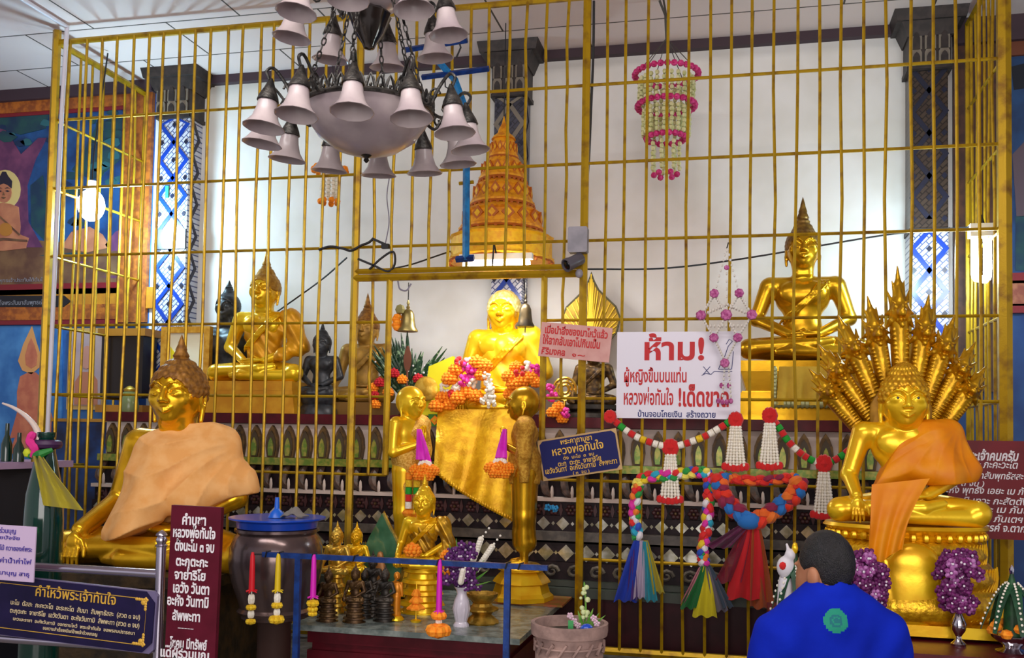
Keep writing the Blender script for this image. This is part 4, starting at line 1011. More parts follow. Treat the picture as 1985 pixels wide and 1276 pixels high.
m.build('hanging_cords', mat('grey_cord', '#4a4640', .7), hm)
Pg = at(640, 330, .30); g_ = vpp(Pg)
hm = thing('hanging_flower_mobile', 'small hanging mobile of white strands and orange marigolds behind the chandelier', 'garland', Pg)
m = MB(); rosettes(m, 30*g_, 0, 9, .030); m.build('marigold_ring', MARI, hm); m = MB(); rosettes(m, 17*g_, -62*g_, 7, .024); m.build('marigold_tips', MARI, hm)
for j in range(9):
    q = 2*PI*j/9; m = MB(); beads(m, 15*g_*math.cos(q), 15*g_*math.sin(q), 55*g_ if j % 2 else 0, -56*g_, .015); m.build('bead_strand', JASM, hm)
MB().tube([(0, 0, 0), (0, 0, CEIL-Pg[2]-.005)], .003, 4).build('hanging_cords', BLACKW, hm)
Pg = at(1408, 610, -.13); g_ = vpp(Pg)
hm = thing('crochet_star_mobile', 'white crochet star mobile with mauve rosettes hanging over the corner of the white sign', 'garland', Pg)
MAUV = mat('mauve_rosette', '#a03a7a', .75, 0, '#c870a4', 60)
q_ = lambda x, y, d=0.: (( x-1408)*g_, d, (610-y)*g_)
m = MB()
for a, b in (((1408, 478), (1385, 570)), ((1408, 478), (1432, 570)), ((1408, 478), (1408, 612)), ((1385, 570), (1360, 612)), ((1432, 570), (1456, 612)), ((1385, 570), (1408, 612)), ((1432, 570), (1408, 612)), ((1360, 612), (1385, 655)), ((1456, 612), (1430, 655)), ((1385, 655), (1408, 612)), ((1430, 655), (1408, 612)), ((1360, 612), (1408, 590)), ((1456, 612), (1408, 590)), ((1375, 632), (1441, 632)), ((1385, 655), (1406, 700)), ((1430, 655), (1408, 700)), ((1406, 700), (1402, 772)), ((1412, 700), (1418, 772))):
    for d in ((-.02, .02) if a[1] > 500 else (0,)):
        A, B_ = q_(*a, d), q_(*b, d); n = 9
        for t in range(n): m.ell(tuple(A[k]+(B_[k]-A[k])*(t+.5)/n for k in range(3)), (.0075, .0075, .0095), 5, m=4)
m.build('crochet_frame', mat('white_crochet', '#dcd6cc', .8), hm)
for x, y, r in ((1385, 570, 9), (1432, 570, 9), (1360, 612, 10), (1408, 612, 11), (1456, 612, 10), (1385, 656, 9), (1430, 656, 9), (1408, 520, 5), (1406, 705, 9)):
    m = MB(); c = q_(x, y, -.03)
    for j in range(7): m.ell((c[0]+r*.55*g_*math.cos(j*.9), c[1], c[2]+r*.55*g_*math.sin(j*.9)), r*.5*g_, 6)
    m.ell(c, (r*.5*g_, r*.6*g_, r*.5*g_), 6); m.build('rosette', MAUV, hm)
for x, y in ((1394, 778), (1402, 780), (1410, 780), (1418, 778), (1400, 748), (1414, 748)): MB().ell(q_(x, y, -.01), (.014, .012, .018), 6).build('rosette_tip', MAUV, hm)
MB().tube([q_(1408, 480), q_(1410, 462, .12)], .004, 5).build('hanging_cords', BLACKW, hm)

# ------------------------------------------------------------------ camera box, bells, fan, wires
GREYP = mat('grey_plastic', '#8d8890', .45, 0, '#7a767e', 10)
Pv = at(1121, 466, -.062); g_ = vpp(Pv)
cc = thing('security_camera', 'grey security camera with junction box on the post right of the gate', 'camera', Pv)
MB().bevbox((0, 0, 0), (38*g_, .07, 50*g_), .008).build('junction_box', GREYP, cc, 30)
d = Vector((-.75, -.8, -.55)).normalized(); c0 = Vector(((1118-1121)*g_, -.03, (466-508)*g_)); M_ = T(c0) @ d.to_track_quat('Z', 'Y').to_matrix().to_4x4()
MB().lathe([(.0, -.05), (.036, -.05), (.040, -.04), (.040, .055), (.044, .058), (.044, .085), (.036, .085), (.034, .07), (0, .07)], 20, M=M_).build('camera_body', mat('dark_grey_plastic', '#55515a', .35), cc)
MB().lathe([(0, .072), (.030, .072), (.024, .080), (0, .083)], 18, M=M_).build('lens', mat('black_lens', '#08080a', .08), cc)
MB().tube([(0, .0, -22*g_), (0, .01, -34*g_), tuple(c0)], .013, 8).build('mount', GREYP, cc); MB().ell((.012, -.02, -66*g_), (.026, .02, .03), 10).build('knuckle', GREYP, cc)
def bell(label, x, y, Y, w, h, topy, metal, flower=False):
    P = at(x, y, Y); g = vpp(P); r = thing('bell', label, 'bell', P)
    R = w/2*g; H = h*g
    MB().lathe([(R*.86, 0), (R, 0), (R*1.0, .06*H), (R*.80, .2*H), (R*.68, .5*H), (R*.62, .75*H), (R*.42, .93*H), (R*.14, H), (R*.08, H)], 24).build('body', metal, r)
    MB().lathe([(R*.14, H), (R*.2, H*1.08), (R*.08, H*1.16), (R*.16, H*1.25), (R*.05, H*1.4)], 12).build('crown', metal, r)
    MB().tube([(0, 0, H*.5), (0, 0, -.25*H)], .004, 5).build('clapper', DMET, r)
    tz = at(x, topy, Y)[2]-P[2]; MB().tube([(0, 0, H*1.3), (0, 0, tz)], .004, 5).build('hanging_cord', DMET, r)
    if flower:
        m = MB()
        for q in range(5): m.ell((-R*.9-.01*(q % 2), -.03, H*(.15+.12*q)), (.03, .028, .024), 7)
        m.build('marigolds', MARI, r)
        MB().ell((-R*.6, -.04, H*.95), (.035, .03, .035), 8).build('dried_bloom', mat('dried_bloom', '#8a8048', .8), r)
bell('brass bell with orange marigolds hanging under the gate lintel', 790, 643, -.02, 40, 44, 548, mat('dull_brass', '#8a7a48', .35, .8, '#a8985c', 12), True)
bell('dark bronze bell hanging right of the gate statue', 1018, 634, .25, 36, 46, 548, mat('dark_bell', '#5a4c34', .4, .8, '#3a3228', 12))
Pf = at(1145, 640, .90); g_ = vpp(Pf)
fn = thing('ceremonial_fan', 'gold pointed leaf shaped ceremonial fan behind the pink notice', 'fan', (Pf[0], Pf[1], A_TOP)); zf = Pf[2]-A_TOP
m = MB(); pol = [(0, -40), (30, -30), (50, -5), (57, 22), (48, 45), (30, 62), (14, 78), (5, 95), (0, 112), (-5, 95), (-14, 78), (-30, 62), (-48, 45), (-57, 22), (-50, -5), (-30, -30)]
m.prism([(a*g_, zf+b*g_) for a, b in pol], -.006, .006); m.build('blade', mat('fan_gold', '#a8841c', .4, .5, '#8a6a18', 10), fn, 0)
m = MB()
for a, b in pol:
    if b > -35: m.tube([(0, -.01, zf-30*g_), (a*g_*.97, -.010, zf+b*g_*.97)], [.009, .006], 5)
for a, b in [((pol[i][0]+pol[i+1][0])/2, (pol[i][1]+pol[i+1][1])/2) for i in range(len(pol)-1)]:
    if b > -30: m.tube([(0, -.01, zf-30*g_), (a*g_*.95, -.010, zf+b*g_*.95)], [.008, .005], 5)
m.build('ribs', mat('fan_rib_gold', '#d8b430', .35, .6), fn)
m = MB(); m.tube([(a*g_, -.004, zf+b*g_) for a, b in pol], .008, 5, closed=True); m.build('rim', mat('fan_rim', '#4a4420', .5, .3), fn)
MB().tube([(0, .0, .002), (0, 0, zf-30*g_)], .014, 8).build('handle', GOLDD, fn)
def wire(label, pts, r=.006, mt=None, n=30):
    P = [at(x, y, Y) for x, y, Y in pts]; o = P[0]
    ob = MB().tube(curve([p-o for p in P], n), r, 5).build('cable', mt or BLACKW, loc=tuple(o)); tag(ob, label, 'cable'); return ob
wire('thin black wire strung across the right wall to the lamp', [(1135, 522, .05), (1290, 520, .5), (1450, 500, .8), (1720, 455, .7), (1885, 440, .34)], .0065)
wire('black wire slanting down from the gate post towards the left gold statue', [(672, 500, .08), (620, 545, .4), (535, 606, .9)], .006)
wire('black cable looped along the rail left of the gate post', [(618, 484, -.02), (640, 478, -.02), (665, 482, -.02), (680, 486, -.03), (700, 476, -.03), (715, 470, -.03), (724, 462, -.02)], .009)
wire('tangled black cable drooping between the gate post and the lintel', [(694, 502, -.02), (725, 515, -.02), (752, 526, -.02), (765, 512, -.02), (762, 488, -.02), (740, 500, -.02), (716, 522, -.02)], .008)
wire('dark grey cable drooping from lintel junction towards the umbrella', [(765, 520, .02), (800, 512, .1), (850, 495, .3), (880, 485, .5)], .006)
wire('black cable running down beside the post right of the gate', [(1151, 2, .03), (1150, 100, .03), (1146, 200, .03), (1140, 330, .03), (1130, 438, .0)], .009)
wire('thin grey wire hanging down past the rails above the gate', [(757, 330, .03), (750, 380, .03), (754, 430, .03), (746, 478, .02)], .004, mat('grey_wire', '#7d7888', .6))
wire('looped grey wire under the lintel above the brass bell', [(771, 545, -.03), (775, 560, -.03), (788, 563, -.03), (797, 550, -.03)], .006, MATS['grey_wire'])
Pj = at(738, 470, -.045)
o = thing('switch_box', 'small black switch with bare wires left above the lintel', 'switch', Pj)
MB(RY(math.radians(24))).box((0, 0, 0), (.13, .02, .016)).build('lever', BLACKW, o, 0); MB().box((.035, .0, -.028), (.05, .03, .03)).build('block', BLACKW, o, 0)
# ------------------------------------------------------------------ signs
def sign(nm, label, corners, Y, mt, th=.012, rot=0., bev=.0, stand=False, cat='sign'):
    """flat board: corners = (x0, y0, x1, y1) photo extents of the unrotated board at depth Y; returns root and px->local mapper"""
    x0, y0, x1, y1 = corners; cx, cy_ = (x0+x1)/2, (y0+y1)/2
    P = at(cx, cy_, Y); gx, gz = (at(x1, cy_, Y)[0]-at(x0, cy_, Y)[0])/(x1-x0), vpp(P)
    r = thing(nm, label, cat, P, (0, rot, 0))
    W, H = (x1-x0)*gx, (y1-y0)*gz
    m = MB()
    if bev: m.bevbox((0, 0, 0), (W, th, H), bev)
    else: m.box((0, 0, 0), (W, th, H))
    m.build('board', mt, r, 0)
    def tx(body, x, y, chh, wpx, m_, bold=.012, italic=0., rt=0.):
        size = chh*gz/.56
        return text(body, r, m_, (x-cx)*gx, (cy_-y)*gz, size, y=-th/2-.0015, width=wpx*gx, bold=bold*size, italic=italic, rot=rt)
    return r, tx, gx, gz, W, H
RED_T = mat('red_lettering', '#c4161c', .6); BLUE_T = mat('navy_lettering', '#1c2670', .6); WHT_T = mat('white_lettering', '#e8e4e8', .6); GOLD_T = mat('gold_lettering', '#e0b040', .5, .2)
r, tx, gx, gz, W, H = sign('notice_board', 'white notice board with red lettering tied to the bars right of the gate', (1194, 643, 1434, 812), -.035, mat('white_sign_board', '#e6e2ee', .45))
tx('ห้าม!', 1306, 697, 33, 116, RED_T, .03); tx('ผู้หญิงขึ้นบนแท่น', 1270, 741, 19, 122, RED_T, .022); tx('หลวงพ่อทันใจ', 1257, 785, 22, 97, RED_T, .02); tx('!เด็ดขาด', 1364, 787, 27, 96, RED_T, .03); tx('บ้านจอมโกยเงิน  สร้างถวาย', 1312, 809, 9, 150, BLUE_T, .02)
m = MB(); q_ = lambda x, y: ((x-1314)*gx, -.0085, (727.5-y)*gz)
for pts in (((1363, 711), (1376, 726)), ((1376, 711), (1363, 726)), ((1360, 728), (1368, 724), (1378, 726), (1384, 720), (1400, 721), (1418, 720)), ((1392, 716), (1398, 700), (1404, 690)), ((1417, 716), (1420, 682)), ((1392, 716), (1416, 716)), ((1404, 690), (1410, 672), (1418, 662), (1412, 658), (1406, 668))):
    m.tube([q_(*p) for p in pts], .0022, 5)
m.build('line_drawing', BLUE_T, r)
r, tx, gx, gz, W, H = sign('notice_board', 'small pink handwritten notice tilted on the bars beside the gate post', (1046, 630, 1184, 697), -.045, mat('pink_sign_board', '#d8a49c', .6, 0, '#cf968e', 10), rot=math.radians(5.5))
tx('เมื่อนำสิ่งของมาไหว้แล้ว', 1115, 651, 11, 122, RED_T, .03); tx('ให้ลากลับเอาไปกินเป็น', 1108, 672, 12, 112, RED_T, .03); tx('ศิริมงคล', 1075, 692, 10, 46, RED_T, .03); tx('๑', 1116, 692, 7, 8, RED_T, .03); tx('~', 1130, 692, 7, 14, RED_T, .03)
NAVY = mat('navy_enamel', '#10145a', .45, spec=.2)
r, tx, gx, gz, W, H = sign('notice_board', 'dark blue plaque with gold lettering tilted on the lower gate post', (1046, 842, 1201, 922), -.10, mat('plaque_gilt_edge', '#a8885a', .4, .5), rot=math.radians(-10.0))
MB().bevbox((0, -.006, 0), (W-.022, .012, H-.022), .022).build('enamel_face', NAVY, r, 0)
for t_, x, y, c_, w_ in (('พระคาถาบูชา', 1122, 857, 8, 62), ('หลวงพ่อทันใจ', 1122, 876, 12, 100), ('ตั้ง  นะโม  ๓  จบ', 1122, 887, 5, 60), ('ตะกุ  ตะกะ  จาขาริโย', 1122, 898, 7, 84), ('เอวังวันทา  อะหังวันทามิ  สัพพะทา', 1123, 909, 8, 140)):
    o = tx(t_, x, y, c_, w_, GOLD_T, .015); o.location.y = -.0135
o = tx('( ๓  จบ )', 1122, 918, 5, 32, GOLD_T, .01); o.location.y = -.0135
# maroon prayer board, front left
MARS = mat('maroon_sign_paint', '#5e1026', .5, 0, '#540c20', 8, spec=.2)
r, tx, gx, gz, W, H = sign('prayer_board', 'tall maroon upright board with white lettering in front of the urn', (327, 982, 424, 1330), -2.35, MARS, .022, rot=math.radians(.8))
for t_, x, y, c_, w_ in (('คำบูชา', 373, 1018, 15, 46), ('หลวงพ่อทันใจ', 374, 1043, 15, 82), ('ตั้งนะโม ๓ จบ', 376, 1069, 15, 76), ('ตะกุตะกะ', 372, 1098, 14, 62), ('จาย่าริโย', 370, 1124, 14, 60), ('เอวัง วันตา', 373, 1150, 15, 70), ('อะหัง วันทามิ', 368, 1175, 15, 80), ('สัพพะทา', 366, 1203, 14, 54), ('_____', 366, 1217, 6, 30), ('...โชคบ มีทรัพย์', 368, 1256, 14, 80), ('แด่ผู้ร่วมบุญ', 366, 1275, 14, 94)):
    tx(t_, x, y, c_, w_, WHT_T, .03)
MB().box((0, .02, (-r.location.z-H/2)/2), (.06, .02, r.location.z-H/2+.1)).build('stand_post', mat('dark_steel', '#3a3638', .4, .6), r, 0); MB().box((0, .06, -r.location.z+.012), (.26, .24, .024)).build('stand_foot', MATS['dark_steel'], r, 0)
# maroon board right
r, tx, gx, gz, W, H = sign('prayer_board', 'maroon glossy prayer board behind the right arm of the serpent throne statue', (1836, 855, 2045, 1045), -.30, mat('maroon_gloss', '#740818', .45, 0, '#660614', 6, spec=.25), .02)
for t_, x, y, c_, w_, b_ in (('คาถาพระเจ้าคนครับ', 1898, 893, 14, 150, .03), ('นะโม ตัสสะ ภะคะวะโต', 1896, 908, 11, 150, .015), ('อะระหะโต สัมมาสัมพุทธัสสะ', 1892, 929, 10, 180, .015), ('( ๓ จบ )', 1878, 944, 8, 56, .015), ('อะหัง พุทธัง เอยะ เม ภันเต', 1915, 958, 10, 190, .015), ('วันทามิ เทวะ กะสัตตัง', 1905, 978, 10, 170, .015), ('อะหังเอยะ เม ภันเต', 1920, 994, 10, 160, .015), ('เอตัง เม ภันเตฯ', 1915, 1012, 10, 130, .015), ('นครสวรรค์ จ.ตาก', 1920, 1030, 11, 130, .02)):
    tx(t_, x, y, c_, w_, WHT_T, b_, .25)
zb_ = -r.location.z
for sx in (-1, 1): MB().box((sx*W*.42, .02, (zb_+PL-.0-H/2)/2), (.03, .02, -H/2-zb_-PL+.08)).build('stand_post', mat('dark_steel', '#3a3638', .4, .6), r, 0)
m = MB()
for sx, sz in ((1, 1), (1, -1)):
    for k in range(4): m.ell((sx*(W/2-.02-.03*k), -.012, sz*(H/2-.012-.006*k)), (.022, .006, .012), 8)
m.build('corner_ornament', mat('pale_pink_paint', '#d8b4b4', .6), r)
# steel rail with dark board, front left
Yf = -2.3; Pf = at(306, 1260, Yf)
fence = thing('barrier_rail', 'stainless steel barrier rail in front of the peach draped statue', 'barrier', (Pf[0], Yf, 0))
fo = np.array([Pf[0], Yf, 0.])
def fb(nm, pts, r_, n=12): return MB().tube([tuple(at(x, y, Yf)-fo) for x, y in pts], r_, n).build(nm, STEEL, fence)
fb('rail', [(-60, 1091), (306, 1113)], .020); fb('rail', [(-60, 1233), (306, 1259)], .020)
zt_ = at(310, 1060, Yf)[2]
MB().tube([(0, 0, 0), (0, 0, zt_)], .021, 14).build('post', STEEL, fence)
MB().lathe([(.024, 0), (.026, .006), (.018, .012), (.022, .022), (.024, .032), (.018, .044), (.026, .05), (.022, .058), (.006, .07), (0, .072)], 16, (0, 0, zt_)).build('post_cap', STEEL, fence)
DB = mat('dark_indigo_board', '#181236', .4, 0, '#1e1640', 8, spec=.25)
r, tx, gx, gz, W, H = sign('prayer_board', 'wide dark prayer board with gold border held in the steel barrier rail', (-40, 1128, 300, 1246), -2.33, mat('grey_lilac_edge', '#6e6488', .4), .016, rot=math.radians(2.6), bev=.02)
MB().bevbox((0, -.008, 0), (W-.014, .012, H-.008), .045).build('face', DB, r, 0)
m = MB(); bx, bz = W/2-.045, H/2-.035
m.tube([(-bx, -.0145, -bz), (bx, -.0145, -bz), (bx, -.0145, bz), (-bx, -.0145, bz)], .0018, 5, closed=True)
for sx in (-1, 1):
    for sz in (-1, 1):
        for k in range(5):
            m.ell((sx*(bx-.012*k), -.0145, sz*(bz-.004)), (.009, .003, .007), 6); m.ell((sx*(bx-.004), -.0145, sz*(bz-.011*k)), (.007, .003, .008), 6)
        m.ell((sx*(bx-.016), -.0145, sz*(bz-.016)), (.012, .003, .012), 8)
m.build('gold_border', GOLD_T, r)
for t_, x, y, c_, w_ in (('คำไหว้พระเจ้าทันใจ', 150, 1161, 15, 155), ('นะโม  ตัสสะ  ภะคะวะโต  อะระหะโต  สัมมา  สัมพุทธัสสะ  (สวด ๓ จบ)', 150, 1183, 7, 250), ('ตะกุตะกะ  จายาริโย  เอวังวันตา  อะหังวันทามิ  สัพพะทา (สวด ๓ จบ)', 150, 1199, 7, 250), ('นะวะมะราชา  อะหังวันทามิ  ขอกราบไหว้  พระเจ้าทันใจ  ขอพรสมปรารถนา', 150, 1213, 5, 235), ('ขอความสำเร็จจงมีแก่ข้าพเจ้าด้วยเทอญ', 145, 1224, 5, 105)):
    o = tx(t_, x-2, y, c_, w_, GOLD_T if c_ == 15 else mat('pale_gold_lettering', '#d8c49a', .5), .012); o.location.y = -.0155
r, tx, gx, gz, W, H = sign('paper_notice', 'pale lilac paper notice with purple lettering at the left edge', (-60, 1018, 68, 1124), -2.40, mat('lilac_paper', '#cdb6d6', .7), .006, rot=math.radians(1.0))
PUR = mat('purple_lettering', '#4a3a9a', .6)
for t_, x, y, c_, w_ in (('ขอเชิญร่วมบุญ', 0, 1033, 7, 60), ('ถวายปัจจัย', 8, 1045, 5, 60), ('ธูป เทียน ดอกไม้ ถวายองค์พระ', 5, 1066, 7, 115), ('ตู้บริจาค ค่าน้ำค่าไฟ', 5, 1090, 7, 115), ('ขออนุโมทนาบุญ สาธุ', 5, 1113, 6, 110)): tx(t_, x, y, c_, w_, PUR, .015)

# ------------------------------------------------------------------ marble topped offering table and what stands on it
def onT(x, y): return np.array(at(x, y, tabY(x, y)))
A, Bq, Cc = onT(556, 1216), onT(985, 1232), onT(1098, 1176)
yF = (A[1]+Bq[1])/2; yB = .12; x0_, x1_ = A[0]-.02, (Bq[0]+Cc[0])/2+.01
tb = thing('offering_table', 'grey marble topped table on a maroon base in front of the gate', 'table', ((x0_+x1_)/2, (yF+yB)/2, 0))
Wt, Dt = x1_-x0_, yB-yF
MB().box((0, 0, TZ-.015), (Wt, Dt, .03), taper=1.).build('table_top', mat('grey_marble', '#5f6a66', .22, 0, '#8d9690', 14, nd=6), tb, 0)
m = MB(); m.box((0, 0, TZ-.065), (Wt-.16, Dt-.10, .07)); m.box((0, 0, TZ-.12), (Wt-.20, Dt-.14, .05)); m.box((0, 0, (TZ-.14)/2), (Wt-.16, Dt-.10, TZ-.14))
m.build('base', MAROON, tb, 0)
def ontab(x, y): p = onT(x, y); return p[0], p[1], TZ
def throne(root, s, r=50, h=60, mt=None, tiers=4, sy=.8):
    prof = [(r*.6, 0)]
    for k in range(tiers):
        a = r*(.75+.25*(k+1)/tiers); z = -h*k/tiers; prof += [(a, z-h*.02/tiers), (a*1.08, z-h*.3/tiers), (a*.8, z-h*.5/tiers), (a*.85, z-h*.9/tiers)]
    prof += [(r*1.1, -h*.97), (r*1.1, -h)]
    MB().lathe([(a*s, b*s) for a, b in prof], 20, (0, -8*s, 0), sy=sy, wav=10, wamp=.02).build('lotus_throne', mt, root)
def small(nm, label, x, yb, ytop, ppu, mats_, mode='mara', hgt=None, thr=55, sash=True, Y=None, h=3.0, fin=40, group=None):
    """little seated statue whose throne stands on the table at photo point (x, yb); its seat is at photo row ytop"""
    p = onT(x, yb); Y_ = p[1]; s_ = None
    r, s_ = buddha(nm, label, x, ytop, Y_, ppu, mats_, mode, hz=205, hs=1.1, knee=84, sh=56, fin=fin, fr=11, h=h, sash=sash, group=group)
    throne(r, s_, thr, (r.location.z-TZ-.001)/s_, mats_[0]); return r, s_
SMG = mat('small_brass', '#c8982c', .3, .7, '#e8c050', 20, .1, 80); DBZ = mat('brown_bronze', '#4a3420', .4, .6, '#6e5230', 25, .2, 90)
small('small_seated_statue', 'small brass seated statue on the left end of the marble table', 652, 1187, 1112, .34, (SMG, SMG), thr=62)
small('small_seated_statue', 'small pale gold seated statue against the left gate post on the table', 690, 1182, 1108, .32, (GOLDB, GOLDB), thr=60)
r, s = small('small_seated_statue', 'medium gold seated statue draped with a robe behind the flowers on the table', 820, 1186, 1100, .60, (GOLDB, GOLDB), thr=72, h=2.0, fin=40)
rp = [E((0, 2, 118), (54, 31, 40), 0), C((56, 2, 145), (66, 2, 142), 20, k=10), C((62, 2, 144), (88, 0, 82), 22, 20, 10), C((88, 0, 84), (70, -20, 40), 20, 22, 10), E((0, 2, 64), (42, 29, 40), 16)]
link('robe', sdf_me('robe', rp, 2.2, 8, mat('rippled_gold_robe', '#c8981c', .35, .55, '#8a6414', 20), s, post=lambda D, X, Y, Z: np.maximum(np.maximum(D+2.2*np.sin((X*.8+Z*.5)*.3), -((X+14)*.72+(158-Z)*.52-8)), 30-Z), pad=4), r)
for i, (x, yb, yt, pp, lab) in enumerate(((636, 1204, 1168, .24, 'tiny bronze seated figure at the front left of the table'), (688, 1206, 1166, .25, 'tiny bronze seated figure second from the left on the table'), (722, 1194, 1142, .25, 'dark many tiered bronze figure in the middle of the small statues'), (746, 1204, 1166, .24, 'tiny black bronze figure on a stepped throne beside the orange one'), (706, 1198, 1158, .20, 'dark bronze figure behind the tiny front row'))):
    small('small_bronze_figure', lab, x, yb, yt, pp, ((DBZ if i < 2 else BRONZE),)*2, thr=84 if i != 2 else 92, h=4, fin=40)
# orange standing figurine
p = ontab(768, 1203); g = vpp(p)
o = thing('standing_figurine', 'small orange gold standing figurine with bent arm on the table', 'statue', p)
U = g*1.0
fp = [C((0, 0, 12), (0, 0, 46), 7, 8, 3), E((0, 0, 62), (9, 7, 14), 4), E((0, -1, 86), (6.5, 7, 8), 2), C((-9, 0, 72), (-15, -4, 60), 3, 2.6, 2), C((-15, -4, 60), (4, -9, 84), 2.6, 2, 2), C((9, 0, 72), (11, 0, 48), 3, 2.2, 2), C((-5, 0, 14), (-5, 0, 4), 4, 4, 2), C((5, 0, 14), (5, 0, 4), 4, 4, 2)]
link('body', sdf_me('body', fp, 1.0, 2, mat('orange_gold', '#d8861c', .35, .4), U), o); MB().lathe([(14*U, 0), (15*U, 2*U), (13*U, 6*U), (10*U, 9*U)], 16).build('base', GOLDB, o)
# green glass leaf shaped shrine with figure
p = ontab(738, 1176); g = vpp(p)
GGL = mat('green_crystal', '#1c4a2e', .12, 0, '#5a8a6a', 6, coat=.6, lo=.35, hi=.75)
o = thing('leaf_shaped_plaque', 'green and gold pointed leaf shaped crystal plaque behind the small statues', 'plaque', p)
def leafpoly(w, h, z0=0): return [(w*a, z0+h*b) for a, b in ((.45, 0), (.8, .12), (1, .35), (.92, .5), (.62, .7), (.3, .85), (0, 1), (-.3, .85), (-.62, .7), (-.92, .5), (-1, .35), (-.8, .12), (-.45, 0))]
MB().prism(leafpoly(42*g, 158*g, 22*g), -.015, .015).build('panel', GGL, o, 30); MB().prism(leafpoly(46*g, 166*g, 18*g), .0155, .025).build('gold_edge', BRASS, o, 0)
MB().lathe([(30*g, 0), (32*g, 5*g), (24*g, 10*g), (26*g, 24*g)], 16).build('stand', BRASS, o)
m = MB(); m.ell((0, -.025, 62*g), (14*g, .018, 30*g), 10); m.ell((0, -.028, 98*g), (7*g, .016, 10*g), 8); m.build('inner_figure', mat('figure_tan', '#b07a44', .4, .3), o)
o2 = dup(o, ontab(704, 1160), 'smaller green leaf shaped plaque left of the big one', scale=.62)
# tiny orange pagoda, brass tray, jasmine, flowers
p = ontab(806, 1206); g = vpp(p)
o = thing('flower_pagoda', 'tiny orange tiered paper pagoda on the table', 'ornament', p)
for k in range(3): MB().lathe([((16-4*k)*g, (24+13*k)*g), ((17-4*k)*g, (27+13*k)*g), ((6-1*k)*g, (37+13*k)*g)], 14, wav=7, wamp=.12).build('tier', MARI, o)
MB().tube([(0, 0, 0), (0, 0, 62*g), (0, 0, 78*g)], [2*g, 2.5*g, .5*g], 8).build('stem', GOLDB, o); MB().lathe([(10*g, 0), (11*g, 3*g), (3*g, 6*g)], 12).build('foot', GOLDB, o)
def marigold(name, label, P, r, group=None, mt=None, cat='flower', flat=.75):
    m = MB()
    mari_m(m, (0, 0, 0), r)
    o = m.build(name, mt or MARI, None, 60, tuple(P)); tag(o, label, cat, group); return o
for (x, y, Y, r_, lb) in ((800, 1068, -.86, 17, 'orange marigold head on the chest of the medium gold table statue'), (868, 1078, -.98, 15, 'orange marigold head left of the white vase'), (872, 1106, -.99, 14, 'orange marigold head under the blue rack beside the vase')):
    P = at(x, y, Y); marigold('marigold', lb, P, r_*vpp(P))
p = ontab(934, 1208); g = vpp(p)*.72
o = thing('offering_tray', 'brass footed offering tray with scalloped bowl right of the white vase', 'tray', p)
MB().lathe([(44*g, 0), (46*g, 4*g), (34*g, 14*g), (24*g, 24*g), (30*g, 30*g), (44*g, 36*g), (44*g, 40*g), (28*g, 46*g), (24*g, 54*g), (40*g, 72*g), (42*g, 80*g), (38*g, 80*g), (20*g, 64*g)], 24, wav=12, wamp=.04).build('body', BRASS, o)
# vase with orchids
p = ontab(894, 1214); g = vpp(p)
va = thing('flower_vase', 'slim white fluted vase on the table holding purple and white flowers', 'vase', p)
MB().lathe([(15*g, 0), (15*g, 4*g), (11*g, 9*g), (14*g, 20*g), (17*g, 34*g), (14*g, 50*g), (9*g, 62*g), (11*g, 70*g), (15*g, 76*g), (13*g, 76*g), (7*g, 62*g)], 28, wav=14, wamp=.03).build('body', mat('white_porcelain', '#d4ccd8', .2, coat=.5), va)
p0 = np.array(p)
bo = thing('flower_bouquet', 'purple orchids with pale jasmine spikes and leaves in the white vase', 'flowers', (p[0], p[1], p[2]+70*g))
def floret(m, c, r, mi=0, n=5):
    tl = random.uniform(0, 6)
    for j in range(n):
        q = 2*PI*j/n+tl; m.ell((c[0]+r*.6*math.cos(q), c[1]-.2*r, c[2]+r*.6*math.sin(q)), (r*.42, r*.25, r*.42), 6, mi)
    m.ell((c[0], c[1]-.4*r, c[2]), r*.22, 5, 1)
m = MB()
for i in range(60):
    a = random.uniform(0, 2*PI); rr = random.uniform(.2, 1); floret(m, (40*g*rr*math.cos(a), 22*g*rr*math.sin(a)-.01, (4+random.uniform(0, 92)*(1-.25*rr))*g), random.uniform(8, 12)*g)
m.build('orchids', [mat('deep_purple_orchid', '#3c0f4a', .6, 0, '#6a2478', 40), mat('white_orchid_centre', '#e6dce8', .6)], bo)
for (dx, dz, dy) in ((34, 98, .02), (56, 84, .03), (8, 40, -.06)):
    m = MB(); 
    for t in range(12): m.ell(((dx*.45+dx*.55*t/11)*g, dy, (dz*.45+dz*.55*t/11)*g), (6.5*g, 6.5*g, 6*g), 6)
    for t in range(3): m.ell(((dx+6*t+4)*g, dy, (dz+8*t+6)*g), 2.4*g, 5)
    m.build('jasmine_spike', JASM, bo)
m = MB()
for (dx, dz) in ((-28, 88), (-14, 100), (-40, 66), (4, 92), (52, 40), (60, 20), (44, 60), (-50, 40)):
    m.sheet(lambda u, v: ((dx*u+(v-.5)*9*math.sin(PI*min(1, u*.95+.05)))*g, .02-.02*u, dz*u*g), 8, 2, th=.002)
m.build('leaves', [LEAFL], bo)
# disciple's mustard mat
m = MB().box((0, 0, .006), (.52, .34, .012)); ob = m.build('altar_mat', mat('mustard_brocade', '#7a5a14', .7, 0, '#9a4a20', 20), None, 0, tuple(np.array([dr_.location.x+.03, dr_.location.y+.02, TZ+.0]))); tag(ob, 'mustard brocade mat under the right octagonal base', 'mat')

